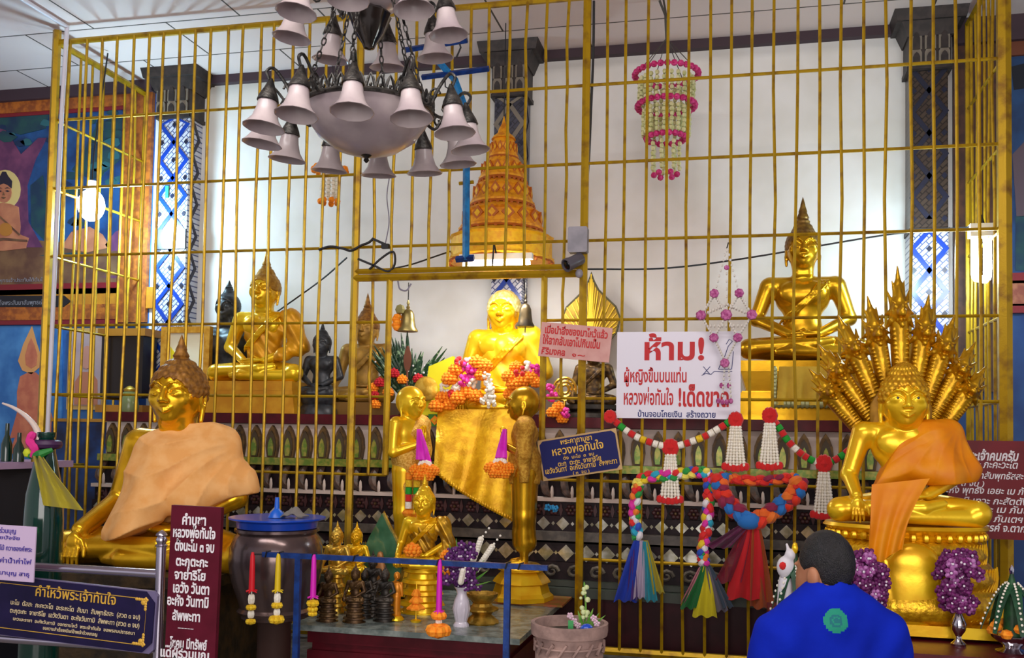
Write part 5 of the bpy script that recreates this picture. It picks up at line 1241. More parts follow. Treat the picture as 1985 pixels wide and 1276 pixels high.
# ------------------------------------------------------------------ flowers at the gate statue
def bunch(nm, label, pts, Y, cat='garland', jit=.02):
    P0 = at(*pts[0][:2], Y); r = thing(nm, label, cat, P0)
    for (x, y, rr, kind) in pts:
        c = at(x, y, Y+random.uniform(-jit, jit))-P0; g = vpp(P0); R = rr*g; m = MB()
        mt = {'o': MARI, 'p': PINKF, 'w': JASM, 'r': REDP, 'y': MARIY}[kind]
        if kind in 'oy':
            mari_m(m, tuple(c), R*1.1)
            nm_ = 'marigold'
        else:
            for k in range(16):
                a, b = random.uniform(0, 2*PI), random.uniform(-1, 1); q = math.sqrt(1-b*b); m.ell((c[0]+R*.7*q*math.cos(a), c[1]+R*.7*q*math.sin(a), c[2]+R*.7*b), R*.36, 6)
            nm_ = {'p': 'pink_blossom', 'w': 'white_blossom', 'r': 'red_blossom'}[kind]
        m.build(nm_, mt, r, 60)
    return r
bunch('marigold_garland', 'heap of orange marigolds and pink blossoms on the left lap of the gate statue', [(846, 788, 14, 'o'), (858, 770, 13, 'o'), (862, 752, 12, 'w'), (872, 735, 15, 'o'), (884, 718, 14, 'o'), (893, 703, 13, 'r'), (905, 712, 14, 'p'), (915, 722, 14, 'p'), (898, 738, 13, 'p'), (885, 752, 11, 'w'), (908, 704, 12, 'w'), (923, 704, 15, 'o'), (940, 710, 14, 'o'), (935, 727, 14, 'o'), (915, 742, 12, 'w'), (905, 762, 15, 'o'), (922, 768, 13, 'o'), (888, 772, 14, 'o'), (872, 785, 13, 'o'), (876, 765, 10, 'r')], .33)
bunch('marigold_garland', 'heap of orange marigolds and pink blossoms on the right lap of the gate statue', [(986, 730, 13, 'o'), (996, 745, 14, 'o'), (1008, 720, 13, 'r'), (1020, 712, 13, 'w'), (1036, 716, 12, 'p'), (1042, 722, 10, 'p'), (1028, 732, 14, 'o'), (1040, 742, 12, 'o'), (1012, 738, 14, 'o'), (1000, 712, 12, 'o'), (1006, 760, 13, 'p'), (988, 764, 12, 'o')], .33)
bunch('jasmine_garland', 'pale jasmine garland hanging from the hand of the gate statue', [(943, 728, 9, 'w'), (947, 742, 10, 'w'), (950, 756, 11, 'w'), (950, 770, 12, 'w'), (952, 783, 11, 'w'), (938, 776, 9, 'w')], .30, jit=.005)
p = at(815, 800, .30)
o = thing('green_leaf_bouquet', 'tall dark green leaf bouquet with red and orange flowers left of the gate statue', 'flowers', (at(790, 800, .6)[0], .62, A_TOP+.001)); g = vpp(o.location)
m = MB()
for i in range(46):
    a = random.uniform(-1.15, 1.15); L_ = random.uniform(85, 150)*g; dy = random.uniform(-.1, .1); tx_ = math.sin(a)*.75*L_; tz_ = math.cos(a*.8)*L_
    m.sheet(lambda u, v: (tx_*u**1.2+(v-.5)*.05*math.sin(PI*(u*.9+.08)), dy*u-.01+.012*abs(v-.5), tz_*u+.08), 6, 2, th=.002)
m.build('leaves', mat('deep_green_leaf', '#153c22', .45, 0, '#7f9c78', 30, lo=.55, hi=.6), o)
MB().lathe([(.05, 0), (.08, .01), (.05, .03), (.09, .10), (.07, .12)], 18).build('pot', BRASS, o)
for k, (x, y) in enumerate(((-60, 38), (-48, 62), (10, 46), (30, 70), (44, 36), (-20, 80), (-56, 20), (-62, 52), (-2, 68), (36, 22), (-30, 44), (18, 24))):
    m = MB(); mari_m(m, (x*g, -.12, y*g), 11*g); m.build('red_flower' if k < 6 else 'marigold', mat('red_petals', '#c01828', .7) if k < 6 else MARI, o)
m = MB()
for i in range(18): m.ell((random.uniform(-70, 60)*g, -.06, random.uniform(70, 118)*g), .008, 5)
m.build('white_sprays', WHITE, o)
o = thing('brown_paddle', 'brown wooden paddle tip standing among the green leaves', 'ornament', (at(790, 700, .5)[0], .50, A_TOP+.001)); g = .0036
MB().sheet(lambda u, v: ((v-.5)*16*g*math.sin(PI*(.15+.8*u)), 0, (90+50*u)*g), 8, 4, th=.012).build('blade', mat('brown_wood', '#6a3a24', .6), o); MB().tube([(0, 0, 0), (0, 0, 92*g)], .008, 6).build('shaft', MATS['brown_wood'], o)
p = at(855, 800, .46); g = vpp(p)
o = thing('yellow_cushion', 'bright yellow triangular cushion behind the marigolds', 'cushion', (p[0], .50, A_TOP+.001))
MB().prism([(-40*g, 0), (24*g, 0), (20*g, 116*g), (-28*g, 96*g)], -.03, .03).build('cover', mat('lime_yellow_cloth', '#e0d810', .7), o, 20)
MB().lathe([(0, 0), (22*g, .002), (24*g, .01), (20*g, .016), (0, .018)], 20, M=T(-30*g, -.05, 52*g) @ RX(PI/2)).build('medallion', SMG, o)
o = thing('wrapped_base_cloth', 'green and orange patterned cloth strip on the altar edge below the marigolds', 'cloth', tuple(at(856, 815, .36)))
m = MB().box((0, 0, 0), (.19, .02, .085)); 
for sx in (-1, 1): m.prism([(sx*.045-.035, 0), (sx*.045, -.035), (sx*.045+.035, 0), (sx*.045, .035)], -.016, 0, 1); m.prism([(sx*.045-.015, 0), (sx*.045, -.015), (sx*.045+.015, 0), (sx*.045, .015)], -.020, 0, 2)
m.build('cloth', [mat('green_brocade', '#3c8a2c', .6), MARI, MARIY], o, 0)
# offerings right of the gate
bunch('marigold_garland', 'magenta and orange flowers on the altar right of the gate post', [(1070, 768, 12, 'p'), (1066, 752, 10, 'p'), (1082, 790, 12, 'o'), (1098, 800, 11, 'p'), (1072, 800, 12, 'o'), (1090, 812, 11, 'o')], .30)
p = at(1095, 755, .55); o = thing('round_medallion', 'round gold filigree medallion on the altar right of the gate', 'ornament', (p[0], .55, A_TOP+.001)); g = vpp(p)
zc = p[2]-A_TOP; m = MB()
for R in (22, 15, 8): m.tube([(R*g*math.cos(2*PI*j/20), 0, zc+R*g*math.sin(2*PI*j/20)) for j in range(20)], 3*g, 6, closed=True)
for j in range(10): q = 2*PI*j/10; m.tube([(6*g*math.cos(q), 0, zc+6*g*math.sin(q)), (22*g*math.cos(q), 0, zc+22*g*math.sin(q))], 2*g, 5)
m.build('filigree', SMG, o); MB().lathe([(.05, 0), (.05, .02), (.012, .03), (.01, zc-20*g)], 14).build('stand', SMG, o)

# garlands on the disciples' hands
def ribbon_garland(label, x, y0, y1, Y, col, tail):
    P0 = at(x, y0, Y); g = vpp(P0); r = thing('ribbon_garland', label, 'garland', P0); h_ = (y1-y0)*g
    m = MB(); sl = tail*g
    m.sheet(lambda u, v: ((-4+8*v)*g+(sl+(v-.5)*15*g)*u, -.012*math.sin(v*9+u*3), -h_*u), 12, 8, th=.003); m.sheet(lambda u, v: ((-3+6*v)*g+(sl*.6+(v-.5)*18*g)*u, -.02-.01*math.sin(v*7), -h_*.92*u), 12, 8, th=.003)
    m.build('ribbon', col, r)
    m = MB()
    for k in range(10): a = 2*PI*k/10; m.ell((sl+10*g*math.cos(a), -.01, -h_-4*g+4*g*math.sin(a)), 5*g, 6)
    m.build('jasmine_ring', JASM, r)
    for k, (dx, dz) in enumerate(((-18, -16), (0, -14), (18, -16), (-8, -26), (10, -26))):
        m = MB()
        mari_m(m, (sl+dx*g, -.02-.004*k, -h_+dz*g), 13*g)
        m.build('marigold', MARI, r, 60)
    return r
MAGR = mat('magenta_ribbon', '#d814c0', .5, 0, '#e83cd0', 10, sheen=.2)
ribbon_garland('magenta ribbon with orange marigolds hanging from the left disciple\'s hands', 813, 832, 896, -.26, MAGR, 14)
ribbon_garland('magenta ribbon with orange marigolds hanging from the right disciple\'s hands', 979, 832, 892, -.20, MAGR, -8)
P0 = at(800, 905, -.22); g = vpp(P0)
o = thing('banded_garland', 'green yellow and red banded garland hanging beside the left disciple', 'garland', P0)
for j, dx in enumerate((-7, 9)):
    for k, mt in enumerate((MARI, MARIY, mat('green_felt', '#1f9a2c', .8), REDP, JASM)): MB().tube([(dx*g, 0, -(12+14*k)*g), (dx*g, 0, -(25+14*k)*g)], 6.5*g, 10).build('band', mt, o)
    m = MB(); m.ell((dx*g, 0, -90*g), (13*g, 9*g, 8*g), 8); m.build('marigold', MARI, o)

# ------------------------------------------------------------------ blue rack with hanging garlands
Yr = -1.72; Pr = at(573, 1276, Yr)
rk = thing('hanging_rack', 'dark blue steel rack bar on two legs in front of the marble table', 'rack', (Pr[0], Yr, 0)); ro = np.array([Pr[0], Yr, 0])
l0, l1 = at(510, 1078, Yr)-ro, at(1062, 1098, Yr)-ro
zt_ = (l0[2]+l1[2])/2
MB().box(((l0[0]+l1[0])/2, 0, zt_), (l1[0]-l0[0], .026, .024)).build('bar', BLUEST, rk, 0)
for x in (576, 983):
    q = at(x, 1180, Yr)-ro; MB().box((q[0], 0, zt_/2-.006), (.028, .024, zt_-.012)).build('leg', BLUEST, rk, 0)
m = MB()
for x in (520, 545, 610, 690, 852, 985, 1010): q = at(x, 1085, Yr)-ro; m.tube([(q[0]-.01, -.014, zt_-.012), (q[0], -.02, zt_+.016), (q[0]+.012, 0, zt_+.018)], .004, 5)
qa, qb = at(515, 1079, Yr)-ro, at(489, 1075, Yr-.016)-ro; m.tube([(qa[0], 0, zt_), (qb[0], -.016, qb[2])], .004, 5)
m.build('wire_ties', BLACKW, rk)
def tassel(label, x, y0, y1, col, parts):
    """a satin stick tassel hanging from the rack, with flower balls below"""
    P0 = at(x, y0-5, Yr-.016); g = vpp(P0); r = thing('hanging_garland', label, 'garland', P0)
    m = MB(); L_ = (y1-y0)*g; m.tube([(0, 0, 0), (0, 0, -L_*.1), (0, 0, -L_*.5), (0, 0, -L_)], [2.5*g, 4.5*g, 5.5*g, 6*g], 10)
    for k in range(8): q = 2*PI*k/8; m.tube([(0, 0, -L_+2*g), (11*g*math.cos(q), 11*g*math.sin(q), -L_-3*g+3*g*(k % 2))], [2.5*g, 1*g], 5)
    m.build('satin_sleeve', col, r)
    for k, (y, rad, mt) in enumerate(parts):
        m = MB()
        if mt is JASM:
            for j in range(8): q = 2*PI*j/8; m.ell((4*g*math.cos(q), 4*g*math.sin(q), (y0-y)*g), (3*g, 3*g, rad*g), 6)
        else:
            for q in range(6): a = 2*PI*q/6; m.ell((rad*.6*g*math.cos(a), rad*.6*g*math.sin(a), (y0-y)*g), (rad*.5*g, rad*.5*g, rad*.5*g), 7)
            m.ell((0, 0, (y0-y)*g), rad*.7*g, 8)
        m.build('jasmine' if mt is JASM else 'flower_ball', mt, r)
    m = MB(); m.tube([(0, 0, -L_), (0, 0, (y0-parts[-1][0])*g)], 1.2*g, 5); m.build('string', JASM, r)
    return r
tassel('red satin tassel with yellow flower balls at the left end of the blue rack', 490, 1076, 1150, mat('scarlet_satin', '#e01828', .45), ((1166, 10, JASM), (1182, 10, MARIY), (1195, 8, JASM), (1209, 10, MARIY)))
tassel('yellow satin tassel with yellow flower balls hanging from the blue rack', 540, 1078, 1150, mat('yellow_satin', '#e0c010', .45), ((1164, 10, JASM), (1178, 11, MARIY), (1191, 7, JASM), (1205, 15, MARIY)))
tassel('short magenta satin tassel with yellow flower cluster beside the rack leg', 609, 1080, 1162, mat('magenta_satin', '#d416b4', .45), ((1174, 12, MARIY), (1185, 10, MARIY), (1194, 9, MARIY)))
tassel('magenta satin tassel with large orange marigolds in front of the table', 853, 1090, 1190, MATS['magenta_satin'], ((1198, 15, MARI), (1210, 8, JASM), (1226, 24, MARI)))

# ------------------------------------------------------------------ bronze urn with blue tray
Yu_ = -1.42; Pu = at(533, 1182, Yu_); g = vpp(Pu)
ur = thing('incense_urn', 'large dark bronze urn on a pedestal left of the marble table', 'urn', (Pu[0], Yu_, 0)); zu = Pu[2]
prof = [(68, -6), (72, 0), (66, 6), (72, 24), (84, 58), (90, 92), (88, 122), (80, 142), (74, 149), (80, 152), (80, 157), (72, 158), (70, 150), (60, 110)]
MB().lathe([(a*g, zu+b*g) for a, b in prof], 48).build('bowl', mat('polished_dark_bronze', '#5e5052', .2, .7, '#6e5c58', 5, .05, 30), ur)
MB().lathe([(.0, 0), (.14, 0), (.14, .03), (.09, .06), (.085, zu-6*g-.05), (.10, zu-6*g-.03), (.17, zu-6*g-.02), (.17, zu-6*g)], 32).build('pedestal', mat('brown_wood_post', '#3c2620', .5), ur)
p0 = (Pu[0], Yu_, zu+158*g+.002)
BLP = mat('blue_plastic', '#0c44b8', .3, coat=.3)
tr_ = thing('upturned_tray', 'blue plastic lid with a funnel knob lying on top of the bronze urn', 'lid', p0)
MB().lathe([(76*g, 0), (78*g, 12*g), (92*g, 17*g), (92*g, 20*g), (70*g, 20*g), (20*g, 18*g), (0, 18*g)], 40).build('tray', BLP, tr_)
MB().lathe([(17*g, 19*g), (13*g, 28*g), (5*g, 36*g), (4*g, 58*g), (3*g, 58*g)], 20, (-2*g, 0, 0)).build('funnel', mat('bright_blue_plastic', '#0f62d0', .3), tr_)
ob = MB().sheet(lambda u, v: ((u-.5)*46*g, (v-.5)*30*g, 18*g*math.sin(PI*u)*math.sin(PI*(v*.8+.1))+2*g*math.sin(u*14)), 14, 8, th=.006).build('crumpled_cloth', mat('grey_rag', '#7a746e', .9), None, 60, (p0[0]+36*g, p0[1], p0[2]+21*g)); tag(ob, 'crumpled grey rag on the blue lid', 'cloth')
# ------------------------------------------------------------------ planter
Yp = -1.95; Pp = at(1103, 1276, Yp); g = vpp(Pp); zr_ = at(1103, 1206, Yp)[2]
pt = thing('concrete_planter', 'pinkish concrete flower pot with relief ornament in the front right of the table', 'planter', (Pp[0], Yp, 0))
H_ = zr_; CONC = mat('pink_concrete', '#a88a80', .8, 0, '#8a7068', 14, .3, 50); R0 = 75*g
MB().lathe([(R0*.62, 0), (R0*.66, .02), (R0*.70, .08), (R0*.84, H_-.16), (R0*.88, H_-.155), (R0*.88, H_-.13), (R0*.84, H_-.12), (R0*.88, H_-.055), (R0*.98, H_-.05), (R0*1.0, H_-.03), (R0*1.0, H_), (R0*.90, H_), (R0*.86, H_-.05), (0, H_-.06)], 48).build('pot', CONC, pt)
m = MB()
for i in range(16):
    q = 2*PI*i/16; M_ = RZ(q)
    for (za, zb2_, dx) in ((H_-.118, H_-.07, .016), (H_-.07, H_-.118, .016)): m.tube([(R0*.885, -dx if za < zb2_ else dx, za), (R0*.90, 0, (za+zb2_)/2), (R0*.885, dx if za < zb2_ else -dx, zb2_)], .007, 5, M=M_)
    m.ell(tuple(M_ @ Vector((R0*.80, 0, H_-.24))), (.022, .022, .03), 8); m.tube([(R0*.80+.008*math.cos(t*.7), .03*math.sin(t*.7)*(1-t/14), H_-.24+.03*math.cos(t*.7)*(1-t/14)) for t in range(12)], .006, 5, M=M_)
m.tube([(R0*.81*math.cos(2*PI*i/32), R0*.81*math.sin(2*PI*i/32), H_-.24) for i in range(32)], .012, 6, closed=True); m.tube([(R0*.89*math.cos(2*PI*i/32), R0*.89*math.sin(2*PI*i/32), H_-.094) for i in range(32)], .006, 6, closed=True)
m.build('relief_ornament', CONC, pt)
MB().lathe([(R0*.86, H_-.045), (0, H_-.04)], 24).build('soil', mat('dark_soil', '#3a3024', .9, bump=.5, bscale=80), pt)
pl = thing('potted_plant', 'small orchid sprig with pale flowers growing in the concrete pot', 'plant', (Pp[0]+28*g, Yp+.02, H_-.042))
m = MB(); m.tube(curve([(-2*g, 0, 0), (2*g, 0, 40*g), (0, .0, 80*g), (-2*g, 0, 96*g)], 12), [2*g]*12+[.8*g], 6); m.build('stem', LEAFL, pl)
m = MB()
for (dx, dz) in ((-22, 30), (30, 40), (42, 36), (18, 48), (-12, 42), (10, 30)): m.sheet(lambda u, v: ((dx*u+(v-.5)*7*math.sin(PI*(u*.9+.08)))*g, -.02*u, dz*u*g), 8, 2, th=.002)
m.build('leaves', LEAFL, pl)
m = MB()
for i in range(12): m.ell((random.uniform(-8, 8)*g, -.01, random.uniform(28, 90)*g), random.uniform(3, 6)*g, 6)
m.build('blossoms', mat('pale_green_blossom', '#c8d49a', .7), pl)
for (x, z) in ((-18, 22), (-26, 32), (-10, 14), (20, 30), (26, 20)): m = MB(); floret(m, (x*g, -.03, z*g), 7*g); m.build('pink_floret', [mat('pale_pink_petal', '#d8b4c4', .7), WHITE], pl)
ob = MB().ell((0, 0, 0), (.030, .03, .026), 14).build('blue_ball', BLP, None, 60, (Pp[0]+40*g, Yp-.085, H_-.012)); tag(ob, 'small blue ball on the soil of the concrete pot', 'ball')
ob = MB().box((0, 0, .03), (.022, .004, .07)).build('plant_tag', mat('green_plastic_tag', '#3c9a54', .5), None, 0, (Pp[0]+8*g, Yp-.07, H_-.045)); tag(ob, 'green plastic plant tag stuck in the concrete pot', 'tag')

# ------------------------------------------------------------------ bead swags on the bars
BW, BR, BG, BY = JASM, REDP, mat('green_felt', '#1f9a2c', .8), MARIY
def swag(label, path, pend, knots, Y=-.06, pattern='wrgwrwyrw'):
    P0 = at(*path[0], Y); r = thing('bead_swag', label, 'garland', P0); g = vpp(P0)
    pts = curve([at(x, y, Y-.02*math.sin(PI*i/(len(path)-1)))-P0 for i, (x, y) in enumerate(path)], 240); d = [0]
    for a, b in zip(pts, pts[1:]): d.append(d[-1]+np.linalg.norm(b-a))
    stp = 12.2*g; n = int(d[-1]/stp)
    for i in range(n):
        ii = [k for k in range(len(pts)) if i*stp <= d[k] < (i+1)*stp]
        if len(ii) < 2: continue
        seg = [pts[k] for k in (ii[0], ii[len(ii)//2], ii[-1])]
        c = pattern[i % len(pattern)]; MB().tube([seg[0], seg[0]*.9+seg[1]*.1, seg[1], seg[2]*.9+seg[1]*.1, seg[2]], [5.6*g, 7*g, 7.2*g, 7*g, 5.6*g], 10).build('bead', {'w': BW, 'r': BR, 'g': BG, 'y': BY}[c], r, 60)
    for (x, y, rad) in knots:
        m = MB(); c = at(x, y, Y-.02)-P0
        for k in range(9): a = 2*PI*k/9; m.ell((c[0]+rad*.55*g*math.cos(a), c[1]-.008, c[2]+rad*.5*g*math.sin(a)), (rad*.45*g, rad*.4*g, rad*.6*g), 7)
        m.ell(tuple(c), (rad*.6*g, rad*.7*g, rad*.7*g), 8); m.build('flower_knot', REDP, r)
    for (x, y0, y1) in pend:
        c = at(x, y0, Y-.03)-P0; L_ = (y1-y0)*g
        for k in range(6):
            m = MB(); s0, s1 = (k-2.5)*3*g, (k-2.5)*6.6*g; n2 = 14; dy = -.010*(k % 2)
            for j in range(n2): t = (j+.5)/n2; m.ell((c[0]+s0+(s1-s0)*t, c[1]+dy, c[2]-L_*t), (3.6*g, 3.6*g, L_/n2*.62), 6, m=4)
            m.build('jasmine_strand', JASM, r)
        for k in range(6):
            m = MB(); m.ell((c[0]+(k-2.5)*8*g, c[1]-.006*(k % 2), c[2]-L_-4*g+abs(k-2.5)*1.6*g), (6.5*g, 6*g, 8.5*g), 7); m.build('red_tip', REDP, r)
    return r
swag('left bead swag of red white and green beads with two jasmine pendants', [(1183, 808), (1210, 832), (1245, 852), (1300, 866), (1355, 851), (1392, 832), (1423, 812)], [(1300, 880, 966), (1426, 826, 902)], [(1183, 808, 13), (1300, 868, 17), (1426, 814, 15)])
swag('right bead swag of red white and green beads ending at the serpent throne', [(1492, 806), (1508, 826), (1530, 858), (1562, 886), (1597, 899), (1632, 884), (1662, 858)], [(1492, 820, 902), (1597, 915, 996)], [(1492, 806, 16), (1597, 899, 17)], pattern='wrgrgrwrrg')

# ------------------------------------------------------------------ braided cloth garlands
def braid(par, path, Y, rad, cols, n, P0, seg=5):
    pts = curve([at(x, y, Y)-P0 for x, y in path], n*6); mats_ = [mat(f'braid_{c}', c, .75, sheen=.2) for c in cols]; m = MB(); N = len(pts)
    for k in range(3):
        line = []
        for i in range(N):
            a = pts[max(0, i-1)]; b = pts[min(N-1, i+1)]; t = Vector(b-a).normalized(); sd = Vector((0, 1, 0)).cross(t).normalized()
            ph = i/6*1.05+k*2*PI/3; line.append(Vector(pts[i])+sd*math.sin(ph)*rad*.55+Vector((0, -math.sin(2*ph)*rad*.42, 0)))
        i = 0
        while i < N-2:
            j = min(N-1, i+seg+random.randint(0, seg//2)); q = line[i:j+1]; L_ = len(q)
            if L_ > 1: m.tube(q, [rad*(.40+.20*math.sin(PI*(.1+.8*u/(L_-1)))) for u in range(L_)], 7, random.randrange(len(cols)))
            i = j
    return m.build('braid', mats_, par)
def streamer(par, x0, y0, x1, y1, w0, w1, Y, col, ph=0., nm='streamer', P0=None, fl=.014):
    A = at(x0, y0, Y)-P0; Bv = at(x1, y1, Y)-P0; g = vpp(P0)
    def fn(u, v):
        w = (w0+(w1-w0)*u**.8)*g; c = A+(Bv-A)*u; return (c[0]+(v-.5)*w, c[1]-fl*math.sin(v*11+ph+u*2)*(.2+u)-.012*math.sin(PI*u), c[2]+.010*math.sin(v*13+ph)*u)
    return MB().sheet(fn, 14, 14, th=.003).build(nm, col, par)
def cloth(c, a=.92): return mat('chiffon_'+c, c, .8, 0, alpha=a, sheen=.2)
P0 = at(1235, 922, -.09); g = vpp(P0)
br1 = thing('braided_garland', 'multicoloured braided cloth garland hung in an upside down U with two tassels', 'garland', P0)
RB = ['#e02020', '#f0d020', '#1f9a3c', '#2050c0', '#f08020', '#e8e4ea', '#e028a0', '#20a8c8', '#f4e460']
braid(br1, [(1237, 1045), (1230, 1000), (1234, 955), (1246, 928), (1300, 922), (1350, 916), (1372, 922), (1374, 960), (1370, 1020), (1362, 1070), (1366, 1094)], -.09, 11*g, RB, 56, P0, 6)
for a in ((1234, 1048, 1212, 1166, 10, 44, '#1236a8'), (1243, 1048, 1240, 1160, 8, 26, '#b8a8c0'), (1250, 1050, 1262, 1166, 8, 26, '#188a9c'), (1252, 1048, 1276, 1150, 8, 24, '#b0a020'), (1228, 1060, 1226, 1164, 4, 20, '#4a1a78')): streamer(br1, *a[:6], -.09-.01*random.random(), cloth(a[6]), random.random()*6, P0=P0)
for a in ((1362, 1098, 1336, 1180, 10, 34, '#0f6a2c'), (1367, 1098, 1366, 1196, 12, 46, '#d0c010'), (1372, 1098, 1398, 1185, 8, 26, '#6a6470'), (1374, 1096, 1410, 1178, 6, 24, '#3a4a5c'), (1358, 1100, 1326, 1168, 5, 12, '#c07080')): streamer(br1, *a[:6], -.09-.01*random.random(), cloth(a[6]), random.random()*6, P0=P0)
P0 = at(1455, 1010, -.12); g = vpp(P0)
br2 = thing('braided_garland', 'thick red and orange braided cloth garland tied in a heart with red veils', 'garland', P0)
HB = ['#d81c14', '#f06818', '#e83010', '#8a1440', '#1a70c0', '#d82010', '#f07820']
braid(br2, [(1395, 924), (1425, 929), (1480, 932), (1530, 927), (1547, 930)], -.06, 10*g, HB, 18, P0, 7)
braid(br2, [(1394, 924), (1397, 950), (1418, 982), (1458, 1014)], -.12, 17*g, HB, 13, P0, 7); braid(br2, [(1549, 930), (1540, 958), (1508, 985), (1460, 1014)], -.12, 17*g, HB, 15, P0, 7)
m = MB(); m.ell((-.01, -.02, -.0), (24*g, 14*g, 17*g), 12); m.build('knot', mat('braid_#1a70c0', '#1a70c0'), br2)
for a in ((1455, 1016, 1446, 1162, 26, 76, '#c8101c', .9), (1466, 1020, 1478, 1180, 14, 46, '#b05018', .75), (1444, 1018, 1392, 1062, 18, 44, '#6a1a4c', .8), (1450, 1022, 1412, 1130, 12, 50, '#8a1030', .6)): streamer(br2, *a[:6], -.12-.012*random.random(), cloth(a[6], a[7]), random.random()*6, P0=P0, nm='veil', fl=.025)
ob = bunch('blue_flower', 'small light blue flower pinned near the lower gate post', [(1062, 985, 8, 'w'), (1075, 986, 8, 'w')], -.02, 'flower', .003)
for c in kids(ob): c.name = 'blue_blossom'; c.data.materials[0] = mat('sky_blue_petal', '#2a8ac0', .7)

# ------------------------------------------------------------------ right front: maroon altar bench, vases, leaf cones
zb_ = at(1752, 1222, -1.35)[2]
x0_, x1_ = at(1500, 1236, -1.75)[0], 2.6
bn = thing('altar_bench', 'long maroon bench with gilded edge under the serpent throne statue', 'table', ((x0_+x1_)/2, -1.2, 0))
MB().box((0, 0, zb_-.045), (x1_-x0_, 1.10, .05)).build('bench_top', MAROON, bn, 0); MB().box((0, .02, (zb_-.07)/2), (x1_-x0_-.1, 1.0, zb_-.07)).build('base', MAROON, bn, 0)
m = MB(); n = 44
for i in range(n): m.ell((-(x1_-x0_)/2+(i+.5)*(x1_-x0_)/n, -.55, zb_-.085), (.018, .012, .022), 6)
m.box((0, -.548, zb_-.052), (x1_-x0_, .012, .014)); m.build('gilded_edge', GOLD_T, bn)
ZB = zb_-.02
def benchY(x, y):
    lo, hi = -3., 0.
    for _ in range(40):
        mid = (lo+hi)/2
        if at(x, y, mid)[2] < ZB: hi = mid
        else: lo = mid
    return hi
SILV = mat('polished_silver', '#c8c4cc', .12, 1.)
def orchid_vase(label_v, label_b, x, yb, ytop, w):
    Y = max(benchY(x, yb), -1.70); P = at(x, yb, Y); P[2] = ZB; g = vpp(P)
    v = thing('flower_vase', label_v, 'vase', P)
    MB().lathe([(13*g, 0), (14*g, 4*g), (6*g, 12*g), (5*g, 18*g), (13*g, 30*g), (15*g, 42*g), (9*g, 56*g), (7*g, 62*g), (12*g, 72*g), (11*g, 72*g), (5*g, 60*g)], 24, wav=12, wamp=.03).build('body', SILV, v)
    b = thing('flower_bouquet', label_b, 'flowers', (P[0], P[1], P[2]+64*g)); H_ = (yb-64-ytop)*g; m = MB()
    for i in range(150):
        t = random.random(); R = w/2*g*math.sin(PI*min(1, .14+.72*t))**.7*random.choice((.35, .7, .95, 1)); a = random.uniform(0, 2*PI)
        floret(m, (R*math.cos(a), R*.8*math.sin(a), H_*(.03+.94*t)), random.uniform(9, 13)*g, 0 if i % 4 else 2)
    m.build('orchids', [mat('magenta_orchid', '#560a4c', .6, 0, '#8a2a7c', 60, lo=.45, hi=.7), mat('white_orchid_centre', '#e6dce8'), mat('pale_orchid_edge', '#b878b4', .6, 0, '#8a2a7c', 50)], b)
    m = MB(); m.lathe([(3*g, -.02), (w*.12*g, H_*.3), (w*.15*g, H_*.6), (w*.06*g, H_*.9)], 12); m.build('stems', LEAF, b)
orchid_vase('silver fluted vase in front of the serpent throne plinth', 'purple orchids in the silver vase at the front of the serpent throne', 1858, 1252, 1066, 78)
orchid_vase('silver vase hidden behind the kneeling man', 'purple orchids between the kneeling man and the serpent throne', 1678, 1250, 1072, 78)
def leafcone(label, x, yb, ytop, w, Y, bowl):
    P = at(x, yb, Y); P[2] = ZB; g = vpp(P); r = thing('leaf_cone_offering', label, 'offering', P); H_ = (yb-ytop)*g; zb0 = 0
    MB().lathe([(28*g, 0), (30*g, 4*g), (14*g, 10*g), (18*g, 16*g), (36*g, 30*g), (38*g, 36*g), (30*g, 34*g)], 28, wav=14, wamp=.03).build('silver_bowl', SILV, r); zb0 = 34*g
    for k in range(9): a = 2*PI*k/9; m = MB(); m.ell((34*g*math.cos(a), 34*g*math.sin(a), zb0+6*g+(k % 2)*12*g), (12*g, 12*g, 10*g), 8); m.build('marigold', MARI, r)
    MB().lathe([(16*g, zb0), (15*g, zb0+(H_-zb0)*.3), (9*g, zb0+(H_-zb0)*.7), (2*g, H_*.93)], 18).build('leaf_cone', LEAF, r)
    MB().tube([(0, 0, H_*.9), (0, 0, H_*.95), (0, 0, H_)], [4*g, 5*g, 1*g], 8).build('silver_tip', SILV, r)
    for k in range(7):
        a = 2*PI*k/7+.3; m = MB(); c, s_ = math.cos(a), math.sin(a)
        m.sheet(lambda u, v: ((10+(w/2-10)*u+((v-.5)*0))*g*c-(v-.5)*26*g*s_*(1-.7*u), (10+(w/2-10)*u)*g*s_+(v-.5)*26*g*c*(1-.7*u), zb0+(H_-zb0)*(.66*(1-u)+.06+.10*math.sin(PI*u))), 8, 4, th=.003)
        m.build('folded_leaf', mat('banana_leaf', '#0f3a24', .4, 0, '#1a5232', 20), r)
        m = MB()
        for j in range(12): u = (j+.5)/12; m.ell(((10+(w/2-8)*u)*g*c, (10+(w/2-8)*u)*g*s_-.004, zb0+(H_-zb0)*(.66*(1-u)+.08+.10*math.sin(PI*u))+2*g), 2.6*g, 5, m=4)
        m.build('jasmine_edge', JASM, r)
    return r
leafcone('green banana leaf cone with jasmine edging in a silver bowl at the right edge', 1962, 1256, 1086, 110, -1.62, True)
lc = leafcone('green banana leaf cone with white beads behind the kneeling man', 1540, 1262, 1075, 90, -1.60, True)
P = at(1523, 1100, -1.62); g = vpp(P)
o = thing('white_figurine', 'white rabbit like figurine with red patch standing by the man\'s shoulder', 'figurine', (P[0], P[1], ZB)); zc = P[2]-ZB
m = MB(); m.lathe([(18*g, 0), (20*g, 4*g), (14*g, zc-30*g), (12*g, zc-20*g)], 14); m.build('stand', mat('white_plastic', '#dcd8de', .4), o)
